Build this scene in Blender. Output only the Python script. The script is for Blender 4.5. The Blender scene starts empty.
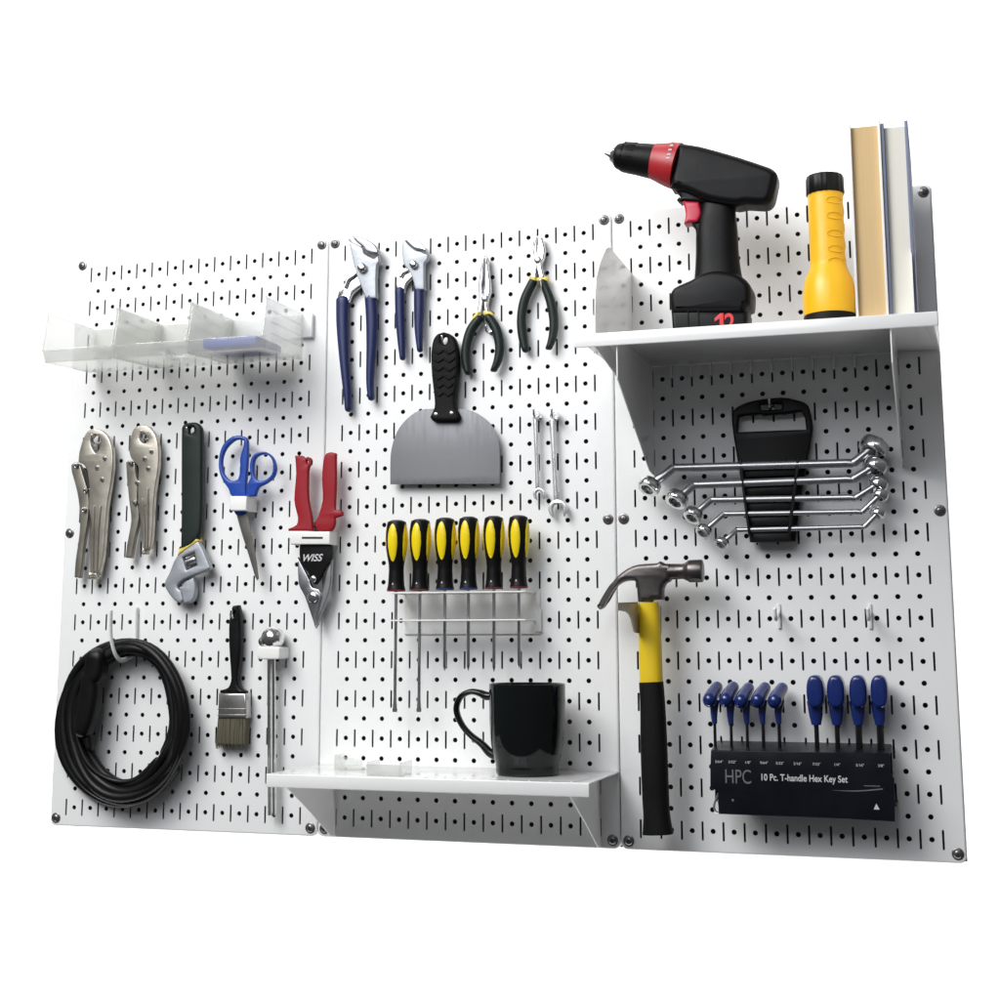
import bpy, bmesh, math, random
import numpy as np
random.seed(7)
S = 0.0254                                  # everything below is in inches: x to the right, d out of the board, z up
sc = bpy.context.scene; C = sc.collection
PI = math.pi
# ------------------------------------------------------------------ camera
FOC, AX, AY, AZ, CX, CZ, CY, PX, PY = 1449.0275, -0.169, 0.3009, -0.001, 47.8737, 9.9843, -71.4069, 496.448, 393.1356
def rotm(a, b, c):
    ca, sa, cb, sb, cc, s_ = math.cos(a), math.sin(a), math.cos(b), math.sin(b), math.cos(c), math.sin(c)
    Rz = np.array([[cc, -s_, 0], [s_, cc, 0], [0, 0, 1]]); Rx = np.array([[1, 0, 0], [0, ca, -sa], [0, sa, ca]])
    Ry = np.array([[cb, 0, sb], [0, 1, 0], [-sb, 0, cb]]); return Rz @ Rx @ Ry
RW = rotm(AX, AY, AZ) @ np.array([[1, 0, 0], [0, 0, -1], [0, 1, 0.]])
CAM = np.array([CX, CY, CZ])
def ray(px, py): return RW.T @ np.array([(px - PX) / FOC, (py - PY) / FOC, 1.0])
def onD(px, py, d):                          # point of the plane parallel to the board, d inches in front
    v = ray(px, py); t = (-d - CAM[1]) / v[1]; q = CAM + t * v; return (q[0], d, q[2])
def onX(px, py, x):
    v = ray(px, py); t = (x - CAM[0]) / v[0]; q = CAM + t * v; return (x, -q[1], q[2])
def onZ(px, py, z):
    v = ray(px, py); t = (z - CAM[2]) / v[2]; q = CAM + t * v; return (q[0], -q[1], z)
class ZM:
    def __init__(s, ox=0, oy=0, k=1.0): s.ox, s.oy, s.k = ox, oy, k
    def __call__(s, x, y, d): return onD(s.ox + x / s.k, s.oy + y / s.k, d)
    def out(s, pts, d):
        r = []
        for p in pts:
            q = s(p[0], p[1], d); r.append((q[0], q[2]))
        return r
    def r(s, x, y, w, d): a = s(x - w, y, d); b = s(x + w, y, d); return abs(b[0] - a[0]) / 2
P0 = ZM()
# ------------------------------------------------------------------ geometry builder
def catmull(P, n, closed):
    P = [np.array(p, float) for p in P]; N = len(P); T = []
    for i in range(N):
        if closed or 0 < i < N - 1:
            a = P[(i - 1) % N]; b = P[i]; c = P[(i + 1) % N]
            if closed:
                u = b - a; v = c - b; cu = float(u @ v) / (np.linalg.norm(u) * np.linalg.norm(v) + 1e-12)
                T.append(np.zeros_like(b) if cu < 0.5 else (c - a) / 2 * min(1, 2 * min(np.linalg.norm(u), np.linalg.norm(v)) / (np.linalg.norm(c - a) + 1e-9)))
            else: T.append((c - a) / 2)
        else: T.append(np.zeros_like(P[i]) if N < 3 else ((P[1] - P[0]) * .6 if i == 0 else (P[-1] - P[-2]) * .6))
    R = []
    for i in range(N if closed else N - 1):
        p, q = P[i], P[(i + 1) % N]; m0, m1 = T[i], T[(i + 1) % N]
        for k in range(n):
            t = k / n; R.append((2*t**3-3*t*t+1)*p + (t**3-2*t*t+t)*m0 + (-2*t**3+3*t*t)*q + (t**3-t*t)*m1)
    if not closed: R.append(P[-1])
    return R
class G:
    def __init__(s): s.V = []; s.F = []; s.mi = []
    def add(s, V, F, m=0):
        o = len(s.V); s.V += [tuple(v) for v in V]; s.F += [[i + o for i in f] for f in F]; s.mi += [m] * len(F); return s
    def box(s, x0, x1, d0, d1, z0, z1, m=0):
        V = [(x, d, z) for x in (x0, x1) for d in (d0, d1) for z in (z0, z1)]
        return s.add(V, [(0,1,3,2),(4,6,7,5),(0,4,5,1),(2,3,7,6),(0,2,6,4),(1,5,7,3)], m)
    def rbox(s, x0, x1, d0, d1, z0, z1, b=.05, m=0):
        bm = bmesh.new(); bmesh.ops.create_cube(bm, size=1)
        for v in bm.verts: v.co = ((x0+x1)/2 + v.co.x*(x1-x0), (d0+d1)/2 + v.co.y*(d1-d0), (z0+z1)/2 + v.co.z*(z1-z0))
        bmesh.ops.bevel(bm, geom=bm.edges[:], offset=b, segments=3, profile=.5, affect='EDGES')
        s.add([tuple(v.co) for v in bm.verts], [[v.index for v in f.verts] for f in bm.faces], m); bm.free(); return s
    def extr(s, outline, d0, d1, bev=.03, holes=(), n=3, plane='xz', off=0., m=0, seg=2):
        """extrude a closed outline; plane 'xz' -> along d, 'dz' -> along x (d0,d1 are x), 'xd' -> along z"""
        cu = bpy.data.curves.new('tmp', 'CURVE'); cu.dimensions = '2D'; cu.fill_mode = 'BOTH'
        h = abs(d1 - d0) / 2; bev = min(bev, h * .95)
        cu.extrude = h - bev; cu.bevel_depth = bev; cu.bevel_resolution = seg; cu.offset = -bev
        for L in [outline] + list(holes):
            Q = catmull(L, n, True) if n > 1 else [np.array(p, float) for p in L]
            Q2 = [q for i, q in enumerate(Q) if np.linalg.norm(q - Q[i - 1]) > 1e-4]
            sp = cu.splines.new('POLY'); sp.points.add(len(Q2) - 1)
            for i, q in enumerate(Q2): sp.points[i].co = (q[0], q[1], 0, 1)
            sp.use_cyclic_u = True
        ob = bpy.data.objects.new('tmp', cu); C.objects.link(ob); bpy.context.view_layer.update()
        me = bpy.data.meshes.new_from_object(ob.evaluated_get(bpy.context.evaluated_depsgraph_get()))
        c = (d0 + d1) / 2; V = []
        for v in me.vertices:
            a, b, w = v.co.x, v.co.y, v.co.z + c
            V.append((a, w, b) if plane == 'xz' else ((w, a, b) if plane == 'dz' else (a, b, w)))
        s.add(V, [list(p.vertices) for p in me.polygons], m)
        bpy.data.objects.remove(ob); bpy.data.curves.remove(cu); bpy.data.meshes.remove(me); return s
    def tube(s, pts, rw, rd=None, sides=14, cap='round', n=5, ref=(0, 1, 0), sq=1.0, closed=False, m=0):
        N = len(pts); rw = list(rw) if hasattr(rw, '__len__') else [rw] * N
        rd = (list(rd) if hasattr(rd, '__len__') else [rd] * N) if rd is not None else rw
        A = [list(p) + [a, b] for p, a, b in zip(pts, rw, rd)]
        if n > 1: A = catmull(A, n, closed)
        A = [np.array(a, float) for a in A]; ref = np.array(ref, float)
        def tang(i):
            if closed: v = A[(i+1) % len(A)][:3] - A[i-1][:3]
            else: v = A[min(i+1, len(A)-1)][:3] - A[max(i-1, 0)][:3]
            return v / (np.linalg.norm(v) + 1e-12)
        rings = []
        def ring(c, t, a, b):
            u = np.cross(t, ref); u /= (np.linalg.norm(u) + 1e-12); v = np.cross(u, t); R = []
            for k in range(sides):
                th = 2*PI*(k+.5)/sides; cx, sx = math.cos(th), math.sin(th)
                cx = math.copysign(abs(cx)**sq, cx); sx = math.copysign(abs(sx)**sq, sx)
                R.append(tuple(c + a*cx*u + b*sx*v))
            rings.append(R)
        if cap == 'round' and not closed:
            t = tang(0); a = A[0]; rr = min(a[3], a[4])
            for ph in (80, 60, 40, 20): ring(a[:3] - t*rr*math.sin(math.radians(ph)), t, a[3]*math.cos(math.radians(ph)), a[4]*math.cos(math.radians(ph)))
        for i in range(len(A)): ring(A[i][:3], tang(i), A[i][3], A[i][4])
        if cap == 'round' and not closed:
            t = tang(len(A)-1); a = A[-1]; rr = min(a[3], a[4])
            for ph in (20, 40, 60, 80): ring(a[:3] + t*rr*math.sin(math.radians(ph)), t, a[3]*math.cos(math.radians(ph)), a[4]*math.cos(math.radians(ph)))
        V = [p for R in rings for p in R]; F = []; M = len(rings)
        for i in range(M if closed else M-1):
            j = (i+1) % M
            for k in range(sides): F.append([i*sides+k, i*sides+(k+1) % sides, j*sides+(k+1) % sides, j*sides+k])
        if not closed: F.append(list(range(sides))); F.append([(M-1)*sides+k for k in range(sides)][::-1])
        return s.add(V, F, m)
    def lathe(s, c, axis, prof, seg=32, m=0, closed=False, rf=None):
        """prof: list of (h, r) along axis from c"""
        c = np.array(c, float); a = np.array(axis, float); a /= np.linalg.norm(a)
        u = np.cross(a, (0, 1, 0) if abs(a[1]) < .9 else (1, 0, 0)); u /= np.linalg.norm(u); v = np.cross(a, u)
        V = []; F = []
        for h, r in prof:
            for k in range(seg):
                th = 2*PI*k/seg; q = r*(rf(th, h) if rf else 1)
                V.append(tuple(c + a*h + q*(math.cos(th)*u + math.sin(th)*v)))
        M = len(prof)
        for i in range(M if closed else M-1):
            j = (i+1) % M
            for k in range(seg): F.append([i*seg+k, i*seg+(k+1) % seg, j*seg+(k+1) % seg, j*seg+k])
        if not closed:
            if prof[0][1] > 1e-6: F.append(list(range(seg)))
            if prof[-1][1] > 1e-6: F.append([(M-1)*seg+k for k in range(seg)])
        return s.add(V, F, m)
def to_b(p, r=(0, 0, 0)): return ((p[0]-r[0])*S, -(p[1]-r[1])*S, (p[2]-r[2])*S)
ROOT = {}
def part(name, g, mat, parent=None, label=None, flat=False, angle=38, recalc=True):
    mats = mat if isinstance(mat, (list, tuple)) else [mat]
    if parent is None:
        zs = np.array(g.V); r = (float(zs[:, 0].mean()), float(zs[:, 1].mean()), float(zs[:, 2].min()))
    else: r = ROOT[parent.name]
    me = bpy.data.meshes.new(name); me.from_pydata([to_b(v, r) for v in g.V], [], g.F)
    for i, p in enumerate(me.polygons): p.material_index = g.mi[i]
    bm = bmesh.new(); bm.from_mesh(me)
    bmesh.ops.remove_doubles(bm, verts=bm.verts, dist=2e-6)
    bmesh.ops.dissolve_degenerate(bm, edges=bm.edges, dist=1e-7)
    if recalc: bmesh.ops.recalc_face_normals(bm, faces=bm.faces)
    bm.to_mesh(me); bm.free()
    for m in mats: me.materials.append(m)
    if not flat:
        me.polygons.foreach_set('use_smooth', [True]*len(me.polygons)); me.set_sharp_from_angle(angle=math.radians(angle))
    o = bpy.data.objects.new(name, me); C.objects.link(o)
    if parent is not None:
        o.parent = parent
    else: o.location = to_b(r)
    ROOT[o.name] = r
    if label: o['label'] = label
    return o
def tag(o, label, cat, group=None):
    o['label'] = label; o['category'] = cat
    if group: o['group'] = group
    return o
def thing(name, at, label, cat, group=None):
    o = bpy.data.objects.new(name, None); C.objects.link(o); o.empty_display_size = .02; o.location = to_b(at); ROOT[o.name] = tuple(at)
    return tag(o, label, cat, group)
def copy_thing(o, dx, dd, dz):
    c = o.copy(); C.objects.link(c); off = to_b((dx, dd, dz)); c.location = tuple(o.location[i] + off[i] for i in range(3))
    r = ROOT[o.name]; ROOT[c.name] = (r[0]+dx, r[1]+dd, r[2]+dz)
    for ch in list(o.children):
        k = ch.copy(); C.objects.link(k); k.parent = c; ROOT[k.name] = ROOT[c.name]
        for g_ in list(ch.children):
            q = g_.copy(); C.objects.link(q); q.parent = k; ROOT[q.name] = ROOT[c.name]
    return c
# ------------------------------------------------------------------ materials
def mat(name, col, rough=.4, metal=0., bump=0., bscale=60., rvar=.08, cvar=.06, spec=.5, coat=0., stretch=None, trans=0., col2=None, cscale=6.):
    m = bpy.data.materials.new(name); m.use_nodes = True; N = m.node_tree.nodes; L = m.node_tree.links
    b = N['Principled BSDF']; b.inputs['Metallic'].default_value = metal; b.inputs['Specular IOR Level'].default_value = spec
    b.inputs['Coat Weight'].default_value = coat; b.inputs['Coat Roughness'].default_value = .12; b.inputs['Transmission Weight'].default_value = trans
    tc = N.new('ShaderNodeTexCoord'); mp = N.new('ShaderNodeMapping'); L.new(tc.outputs['Object'], mp.inputs[0])
    k = 1/S/10
    mp.inputs['Scale'].default_value = (k*(stretch[0] if stretch else 1), k*(stretch[1] if stretch else 1), k*(stretch[2] if stretch else 1))
    n1 = N.new('ShaderNodeTexNoise'); n1.inputs['Scale'].default_value = cscale; n1.inputs['Detail'].default_value = 5; L.new(mp.outputs[0], n1.inputs[0])
    mx = N.new('ShaderNodeMix'); mx.data_type = 'RGBA'; L.new(n1.outputs[0], mx.inputs[0])
    c2 = col2 if col2 else tuple(min(1, c*(1+cvar)+cvar*.02) for c in col); c1 = tuple(c*(1-cvar) for c in col)
    mx.inputs[6].default_value = (*c1, 1); mx.inputs[7].default_value = (*c2, 1); L.new(mx.outputs[2], b.inputs['Base Color'])
    mr = N.new('ShaderNodeMapRange'); L.new(n1.outputs[0], mr.inputs[0]); mr.inputs[1].default_value = .3; mr.inputs[2].default_value = .7
    mr.inputs[3].default_value = max(.02, rough-rvar); mr.inputs[4].default_value = rough+rvar; L.new(mr.outputs[0], b.inputs['Roughness'])
    if bump > 0:
        n2 = N.new('ShaderNodeTexNoise'); n2.inputs['Scale'].default_value = bscale; n2.inputs['Detail'].default_value = 3; L.new(mp.outputs[0], n2.inputs[0])
        bp = N.new('ShaderNodeBump'); bp.inputs['Strength'].default_value = bump; bp.inputs['Distance'].default_value = .0006
        L.new(n2.outputs[0], bp.inputs['Height']); L.new(bp.outputs[0], b.inputs['Normal'])
    return m
def clear(name, tint, milky, gloss=.12):
    m = bpy.data.materials.new(name); m.use_nodes = True; N = m.node_tree.nodes; L = m.node_tree.links; N.clear()
    o = N.new('ShaderNodeOutputMaterial'); t = N.new('ShaderNodeBsdfTransparent'); t.inputs[0].default_value = (*tint, 1)
    d = N.new('ShaderNodeBsdfDiffuse'); d.inputs[0].default_value = (.86, .87, .85, 1); tr = N.new('ShaderNodeBsdfTranslucent'); tr.inputs[0].default_value = (.9, .91, .89, 1)
    a = N.new('ShaderNodeMixShader'); a.inputs[0].default_value = .72; L.new(d.outputs[0], a.inputs[1]); L.new(tr.outputs[0], a.inputs[2])
    tc = N.new('ShaderNodeTexCoord'); n = N.new('ShaderNodeTexNoise'); n.inputs['Scale'].default_value = 9; L.new(tc.outputs['Object'], n.inputs[0])
    mr = N.new('ShaderNodeMapRange'); L.new(n.outputs[0], mr.inputs[0]); mr.inputs[3].default_value = milky*.8; mr.inputs[4].default_value = min(1, milky*1.2)
    b = N.new('ShaderNodeMixShader'); L.new(mr.outputs[0], b.inputs[0]); L.new(t.outputs[0], b.inputs[1]); L.new(a.outputs[0], b.inputs[2])
    g = N.new('ShaderNodeBsdfGlossy'); g.inputs['Roughness'].default_value = .08
    lw = N.new('ShaderNodeLayerWeight'); pw = N.new('ShaderNodeMath'); pw.operation = 'POWER'; pw.inputs[1].default_value = 4; L.new(lw.outputs['Facing'], pw.inputs[0])
    ad = N.new('ShaderNodeMath'); ad.operation = 'MULTIPLY_ADD'; ad.inputs[1].default_value = .45; ad.inputs[2].default_value = gloss*.3; L.new(pw.outputs[0], ad.inputs[0])
    c = N.new('ShaderNodeMixShader'); L.new(ad.outputs[0], c.inputs[0]); L.new(b.outputs[0], c.inputs[1]); L.new(g.outputs[0], c.inputs[2])
    L.new(c.outputs[0], o.inputs[0]); return m
M = dict(
    white=mat('white powder coat', (.80, .805, .80), .32, bump=.10, bscale=90, rvar=.05, cvar=.015, coat=.0),
    shelf=mat('white gloss steel', (.80, .80, .795), .16, bump=.05, bscale=70, rvar=.03, cvar=.015, coat=.3),
    cavity_shade=mat('dark cavity', (.075, .075, .075), .9),  # dark grey standing in for the shade seen through the holes
    backwhite=mat('backdrop paper', (.9, .9, .9), .9),
    screw=mat('dark screw metal', (.2, .19, .185), .3, metal=.85),
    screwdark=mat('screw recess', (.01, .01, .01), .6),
    chrome=mat('polished chrome', (.80, .80, .80), .10, metal=1, rvar=.05, bump=.05),
    steel=mat('satin steel', (.50, .51, .52), .30, metal=1, bump=.12, bscale=40),
    greysteel=mat('dull grey steel', (.33, .335, .345), .38, metal=.95, bump=.1, bscale=30),
    blade=mat('putty blade steel', (.17, .175, .185), .5, metal=.5, bump=.15, bscale=30, stretch=(8, 1, 1), cvar=.04),
    scblade=mat('scissor blade steel', (.17, .165, .15), .35, metal=.7),
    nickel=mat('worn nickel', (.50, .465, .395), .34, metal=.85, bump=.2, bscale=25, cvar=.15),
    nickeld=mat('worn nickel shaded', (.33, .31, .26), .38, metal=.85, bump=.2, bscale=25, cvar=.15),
    darksteel=mat('dark chrome vanadium', (.42, .42, .43), .28, metal=.85, bump=.1, bscale=30),
    brightsteel=mat('bright satin steel', (.74, .74, .75), .28, metal=.75, bump=.1, bscale=40),
    castgrey=mat('cast wrench grey', (.36, .38, .41), .5, metal=.6, bump=.3, bscale=50),
    hammer=mat('forged hammer steel', (.11, .10, .097), .36, metal=.85, bump=.5, bscale=25, cvar=.25),
    navy=mat('navy dipped grip', (.012, .02, .085), .40, spec=.35, bump=.12),
    dkgreen=mat('dark green dipped grip', (.008, .016, .013), .45, spec=.3, bump=.15),
    yellowtrim=mat('yellow trim', (.75, .58, .12), .4),
    yellow=mat('yellow plastic', (.82, .62, .01), .3, bump=.1),
    hyellow=mat('yellow fibreglass', (.72, .50, .01), .38, bump=.15, cvar=.1),
    torch=mat('torch yellow', (.78, .43, .006), .40, bump=.15),
    black=mat('black plastic', (.004, .004, .0045), .38, spec=.2, bump=.12),
    drillblack=mat('drill black plastic', (.003, .003, .0035), .42, spec=.16, bump=.2, bscale=120),
    rubber=mat('black rubber', (.004, .004, .004), .6, spec=.16, bump=.4, bscale=90),
    cable=mat('black cable', (.0035, .0035, .004), .40, spec=.22, bump=.12, bscale=30),
    glaze=mat('black ceramic glaze', (.003, .0045, .0045), .08, rvar=.02, spec=.3, coat=.1),
    red=mat('red plastic', (.27, .006, .014), .45, spec=.3, bump=.15),
    clutch=mat('clutch red', (.36, .014, .02), .42),
    trig=mat('trigger crimson', (.48, .01, .04), .35),
    blue=mat('scissor blue', (.012, .055, .32), .3, bump=.08),
    hexblue=mat('hex handle blue', (.005, .018, .125), .24, bump=.08, coat=.3),
    hexbox=mat('hex holder black', (.003, .004, .008), .34, spec=.28, bump=.1),
    redring=mat('red collar', (.13, .008, .014), .4), bluering=mat('blue collar', (.012, .03, .12), .4),
    whitepl=mat('white plastic', (.78, .78, .76), .4, bump=.08),
    hookpl=mat('grey white hook', (.72, .72, .72), .35),
    prong=mat('shaded white hook paint', (.36, .33, .29), .4),  # white hook paint with its shade put into the taupe colour
    tan=mat('aged page edges', (.62, .44, .22), .8, stretch=(40, 1, .3), cvar=.12, bump=.4, bscale=20),
    cream=mat('white page edges', (.72, .70, .62), .8, stretch=(40, 1, .3), cvar=.06, bump=.4, bscale=20),
    coverw=mat('white cover', (.80, .79, .76), .5), coverb=mat('slate blue cover', (.16, .18, .27), .5), coverd=mat('dark inner cover', (.05, .03, .02), .6),
    bristle=mat('bristles', (.085, .075, .045), .7, stretch=(30, 30, .6), cvar=.6, bump=.8, bscale=14),
    ferrule=mat('tin ferrule', (.55, .54, .52), .33, metal=1, bump=.3, bscale=14, cvar=.1),
    ink=mat('white print', (.55, .55, .56), .5), dimink=mat('grey print', (.13, .13, .14), .5), redink=mat('red print', (.6, .02, .03), .5),
    bluebox=mat('blue packet', (.01, .045, .30), .4),
    bin=clear('clear bin plastic', (.955, .955, .945), .30, .14), bin2=clear('clear thin plastic', (.98, .99, .98), .22, .12),
    translucent=clear('frosted plastic', (.98, .98, .98), .30, .1),
)
# ------------------------------------------------------------------ panels
def make_panel(label):
    t = thing('pegboard', (0, 0, 0), label, 'pegboard', 'metal pegboard panels fixed side by side')
    g = G()
    def cellring(inner, x0, x1, z0, z1):
        n = len(inner); cx, cz = (x0+x1)/2, (z0+z1)/2; o = len(g.V); out = []
        for (x, z) in inner:
            dx, dz = x-cx, z-cz; k = min((x1-cx)/abs(dx) if abs(dx) > 1e-9 else 9e9, (z1-cz)/abs(dz) if abs(dz) > 1e-9 else 9e9); out.append((cx+dx*k, cz+dz*k))
        V = [(x, 0, z) for x, z in inner] + [(x, 0, z) for x, z in out] + [(x, -.06, z) for x, z in inner]
        F = []; cor = [(x0, z0), (x1, z0), (x1, z1), (x0, z1)]
        for c_ in cor: V.append((c_[0], 0, c_[1]))
        ang = lambda p: math.atan2(p[1]-cz, p[0]-cx)
        for i in range(n):
            j = (i+1) % n; a, b = out[i], out[j]; aa = ang(a); span = (ang(b)-aa) % (2*PI)
            mid = sorted(((ang(c_)-aa) % (2*PI), ci) for ci, c_ in enumerate(cor)); mid = [ci for w_, ci in mid if 1e-5 < w_ < span-1e-5]
            F.append([n+i]+[3*n+ci for ci in mid]+[n+j, j, i]); F.append([i, 2*n+i, 2*n+j, j])
        g.add(V, F)
    hr = .122; hole = [(hr*math.cos(2*PI*(k+.5)/16), hr*math.sin(2*PI*(k+.5)/16)) for k in range(16)]
    sw, sh = .05, .45
    slot = [(sw*math.cos(a), sh-sw+sw*math.sin(a)) for a in [PI*k/6 for k in range(7)]] + [(sw*math.cos(a), -sh+sw+sw*math.sin(a)) for a in [PI+PI*k/6 for k in range(7)]]
    for i in range(31):
        z = i+1
        for k in range(15):
            x = k+1
            if z % 2: cellring([(x+a, z+b) for a, b in slot], x-.25, x+.25, z-.5, z+.5)
            else: g.add([(x-.25, 0, z-.5), (x+.25, 0, z-.5), (x+.25, 0, z+.5), (x-.25, 0, z+.5)], [(0, 1, 2, 3)])
            if k < 14: cellring([(x+.5+a, z+b) for a, b in hole], x+.25, x+.75, z-.5, z+.5)
    # border, rolled edge and flange
    x0, x1, z0, z1 = .02, 15.98, 0, 32; e = .09; R = .32
    def rr(ins, d):
        r = max(.02, R-ins); L = []
        for cx, cz, a0 in ((x1-R, z0+R, -90), (x1-R, z1-R, 0), (x0+R, z1-R, 90), (x0+R, z0+R, 180)):
            for q in range(7): a = math.radians(a0+15*q); L.append((cx+r*math.cos(a), d, cz+r*math.sin(a)))
        return L
    rings = [rr(e, 0)] + [rr(e*(1-math.sin(math.radians(a))), -e*(1-math.cos(math.radians(a)))) for a in (22.5, 45, 67.5, 90)] + [rr(0, -.68)]
    n = len(rings[0]); V = [p for r_ in rings for p in r_]; F = []
    for i in range(len(rings)-1):
        for k in range(n): F.append([i*n+k, i*n+(k+1) % n, (i+1)*n+(k+1) % n, (i+1)*n+k])
    g.add(V, F)
    inn = [(15.25, 0, .5), (15.25, 0, 31.5), (.75, 0, 31.5), (.75, 0, .5)]; A = rings[0]; F = []; V = A+inn
    for c_ in range(4):
        for q in range(6): F.append([c_*7+q, c_*7+q+1, n+c_])
        F.append([c_*7+6, (c_*7+7) % n, n+(c_+1) % 4, n+c_])
    g.add(V, F)
    part('face', g, M['white'], t, angle=30, recalc=False)
    b = G().box(.004, 15.996, -.72, -.69, .01, 31.99); part('hole_shade_sheet', b, M['cavity_shade'], t)  # added dark sheet, blackens the holes and blocks light from behind
    for x, z in ((.4, .42), (15.6, .42), (.4, 16), (15.6, 16), (.4, 31.6), (15.6, 31.6)):
        s = G().lathe((x, 0, z), (0, 1, 0), [(0.001, .27), (.03, .27), (.045, .25), (.05, .20), (.10, .165), (.13, .09), (.135, 0)], seg=24)
        so = part('screw', s, M['screw'], t)
        r = G().box(x-.10, x+.10, .10, .139, z-.018, z+.018); r.box(x-.018, x+.018, .10, .1385, z-.10, z+.10); part('recess', r, M['screwdark'], so)
    return t
pan = make_panel('left white pegboard panel, behind the clear bins and the black cord coil')
p2 = copy_thing(pan, 16, 0, 0); p2['label'] = 'middle white pegboard panel, behind the putty knife and the screwdrivers'
p3 = copy_thing(pan, 32, 0, 0); p3['label'] = 'right white pegboard panel, behind the hammer and the hex key rack'
# fix normals of the panel face (front outward)
# ------------------------------------------------------------------ pliers
def ribbon(Z, pts, d, t, **k):
    P = [Z(x, y, d if len(r) < 2 else r[1]) for x, y, *r in pts]; W = [Z.r(x, y, r[0], d) for x, y, *r in pts]
    return G().tube(P, W, t, **k)
def disc(Z, x, y, w, d0, d1, g=None, seg=24, dome=.3):
    g = g or G(); c = Z(x, y, d1); r = Z.r(x, y, w, d1); h = d1-d0
    return g.lathe((c[0], d0, c[2]), (0, 1, 0), [(0, r), (h*(1-dome), r), (h*(1-dome*.4), r*.85), (h, r*.45), (h, 0)], seg)
D = ZM(325, 230, 5.263)
def at(Z, x, y, d): return Z(x, y, d)
t = thing('pliers', D(170, 900, .5), 'large navy-handled groove joint pliers, leftmost tool hanging at the board top', 'pliers', 'pliers hung in the top row')
part('lower_jaw', G().extr(D.out([(120,40),(135,60),(195,90),(204,122),(255,150),(278,128),(283,165),(270,185),(266,255),(268,358),(212,358),(188,300),(160,225),(142,150)], .8), .35, .75, .07), M['castgrey'], t)
part('upper_jaw', G().extr(D.out([(143,33),(190,37),(235,58),(262,78),(281,108),(277,125),(250,124),(214,112),(200,90),(165,62)], .9), .5, .95, .09), M['greysteel'], t)
part('shank', G().extr(D.out([(160,190),(200,215),(187,290),(140,335),(123,378),(60,378),(70,320),(108,265),(128,215)], .55), .2, .5, .06), M['chrome'], t)
part('tie_bar', ribbon(D, [(190,205,9),(150,240,9),(120,262,8),(106,300,7)], .62, .08, cap='round'), M['steel'], t)
part('pivot_nut', disc(D, 188, 195, 24, .7, 1.05), M['chrome'], t)
part('grip', ribbon(D, [(92,370,33),(92,500,31),(103,690,25),(118,850,21),(123,940,17)], .45, .26), M['navy'], t)
part('grip', ribbon(D, [(240,352,30),(247,480,30),(245,620,26),(238,790,20),(243,882,16)], .5, .26), M['navy'], t)
t = thing('pliers', D(450, 650, .5), 'smaller navy-handled groove joint pliers, right beside the larger navy pair', 'pliers', 'pliers hung in the top row')
part('lower_jaw', G().extr(D.out([(405,62),(420,50),(440,75),(470,100),(500,108),(520,120),(540,125),(535,155),(518,175),(520,312),(472,312),(455,250),(438,215),(412,180),(402,110)], .8), .35, .72, .07), M['castgrey'], t)
part('upper_jaw', G().extr(D.out([(415,47),(445,43),(485,52),(515,78),(535,100),(530,112),(500,104),(470,98),(445,78)], .9), .5, .9, .08), M['steel'], t)
part('shank', G().extr(D.out([(440,190),(465,230),(450,258),(420,292),(415,328),(370,328),(375,290),(402,240),(420,205)], .55), .2, .5, .06), M['chrome'], t)
part('tie_bar', ribbon(D, [(465,180,8),(435,212,8),(410,225,7),(398,245,6)], .62, .07), M['steel'], t)
part('pivot_nut', disc(D, 461, 178, 21, .65, .98), M['chrome'], t)
part('grip', ribbon(D, [(393,320,25),(395,450,24),(403,590,20),(408,672,14)], .45, .22), M['navy'], t)
part('grip', ribbon(D, [(495,304,26),(495,400,26),(494,520,22),(499,630,14)], .5, .22), M['navy'], t)
E_ = ZM(455, 230, 6.25)
t = thing('pliers', E_(170, 880, .5), 'long needle nose pliers with dark green handles, beside the putty knife handle', 'pliers', 'pliers hung in the top row')
part('jaw', G().extr(E_.out([(186,158),(199,160),(208,230),(220,330),(222,385),(212,420),(203,470),(215,530),(185,535),(172,420),(180,370),(182,300)], .6), .25, .62, .09), M['chrome'], t)
part('jaw', G().extr(E_.out([(181,158),(168,165),(155,260),(145,340),(148,420),(142,470),(128,540),(160,545),(172,480),(178,420),(168,370),(176,300)], .58), .22, .56, .09), M['steel'], t)
part('pivot', disc(E_, 183, 425, 22, .5, .72), M['steel'], t)
for q in ([(150,520,14),(128,552,20)], [(195,520,20),(225,534,20)]): part('collar', ribbon(E_, q, .45, .2, n=2), M['yellowtrim'], t)
part('grip', ribbon(E_, [(145,560,29),(98,630,30),(70,730,28),(69,820,28),(82,885,22)], .45, .25), M['dkgreen'], t)
part('grip', ribbon(E_, [(213,548,27),(256,620,30),(278,715,28),(272,800,27),(246,868,20)], .5, .25), M['dkgreen'], t)
t = thing('pliers', E_(510, 750, .5), 'cutting pliers with dark green handles, rightmost of the top row', 'pliers', 'pliers hung in the top row')
part('jaw', G().extr(E_.out([(515,35),(538,38),(556,90),(562,130),(555,180),(541,212),(548,250),(560,302),(525,310),(510,255),(500,190),(512,120)], .6), .25, .62, .09), M['chrome'], t)
part('jaw', G().extr(E_.out([(508,32),(495,40),(486,85),(484,135),(500,190),(482,240),(462,305),(495,318),(510,265),(505,120)], .58), .22, .56, .09), M['chrome'], t)
part('pivot', disc(E_, 515, 185, 22, .5, .72), M['steel'], t)
for q in ([(478,300,14),(494,316,16)], [(525,312,16),(570,310,18)]): part('collar', ribbon(E_, q, .45, .2, n=2), M['yellowtrim'], t)
part('grip', ribbon(E_, [(484,330,28),(434,440,29),(415,560,28),(424,670,28),(440,745,22)], .45, .25), M['dkgreen'], t)
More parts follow.
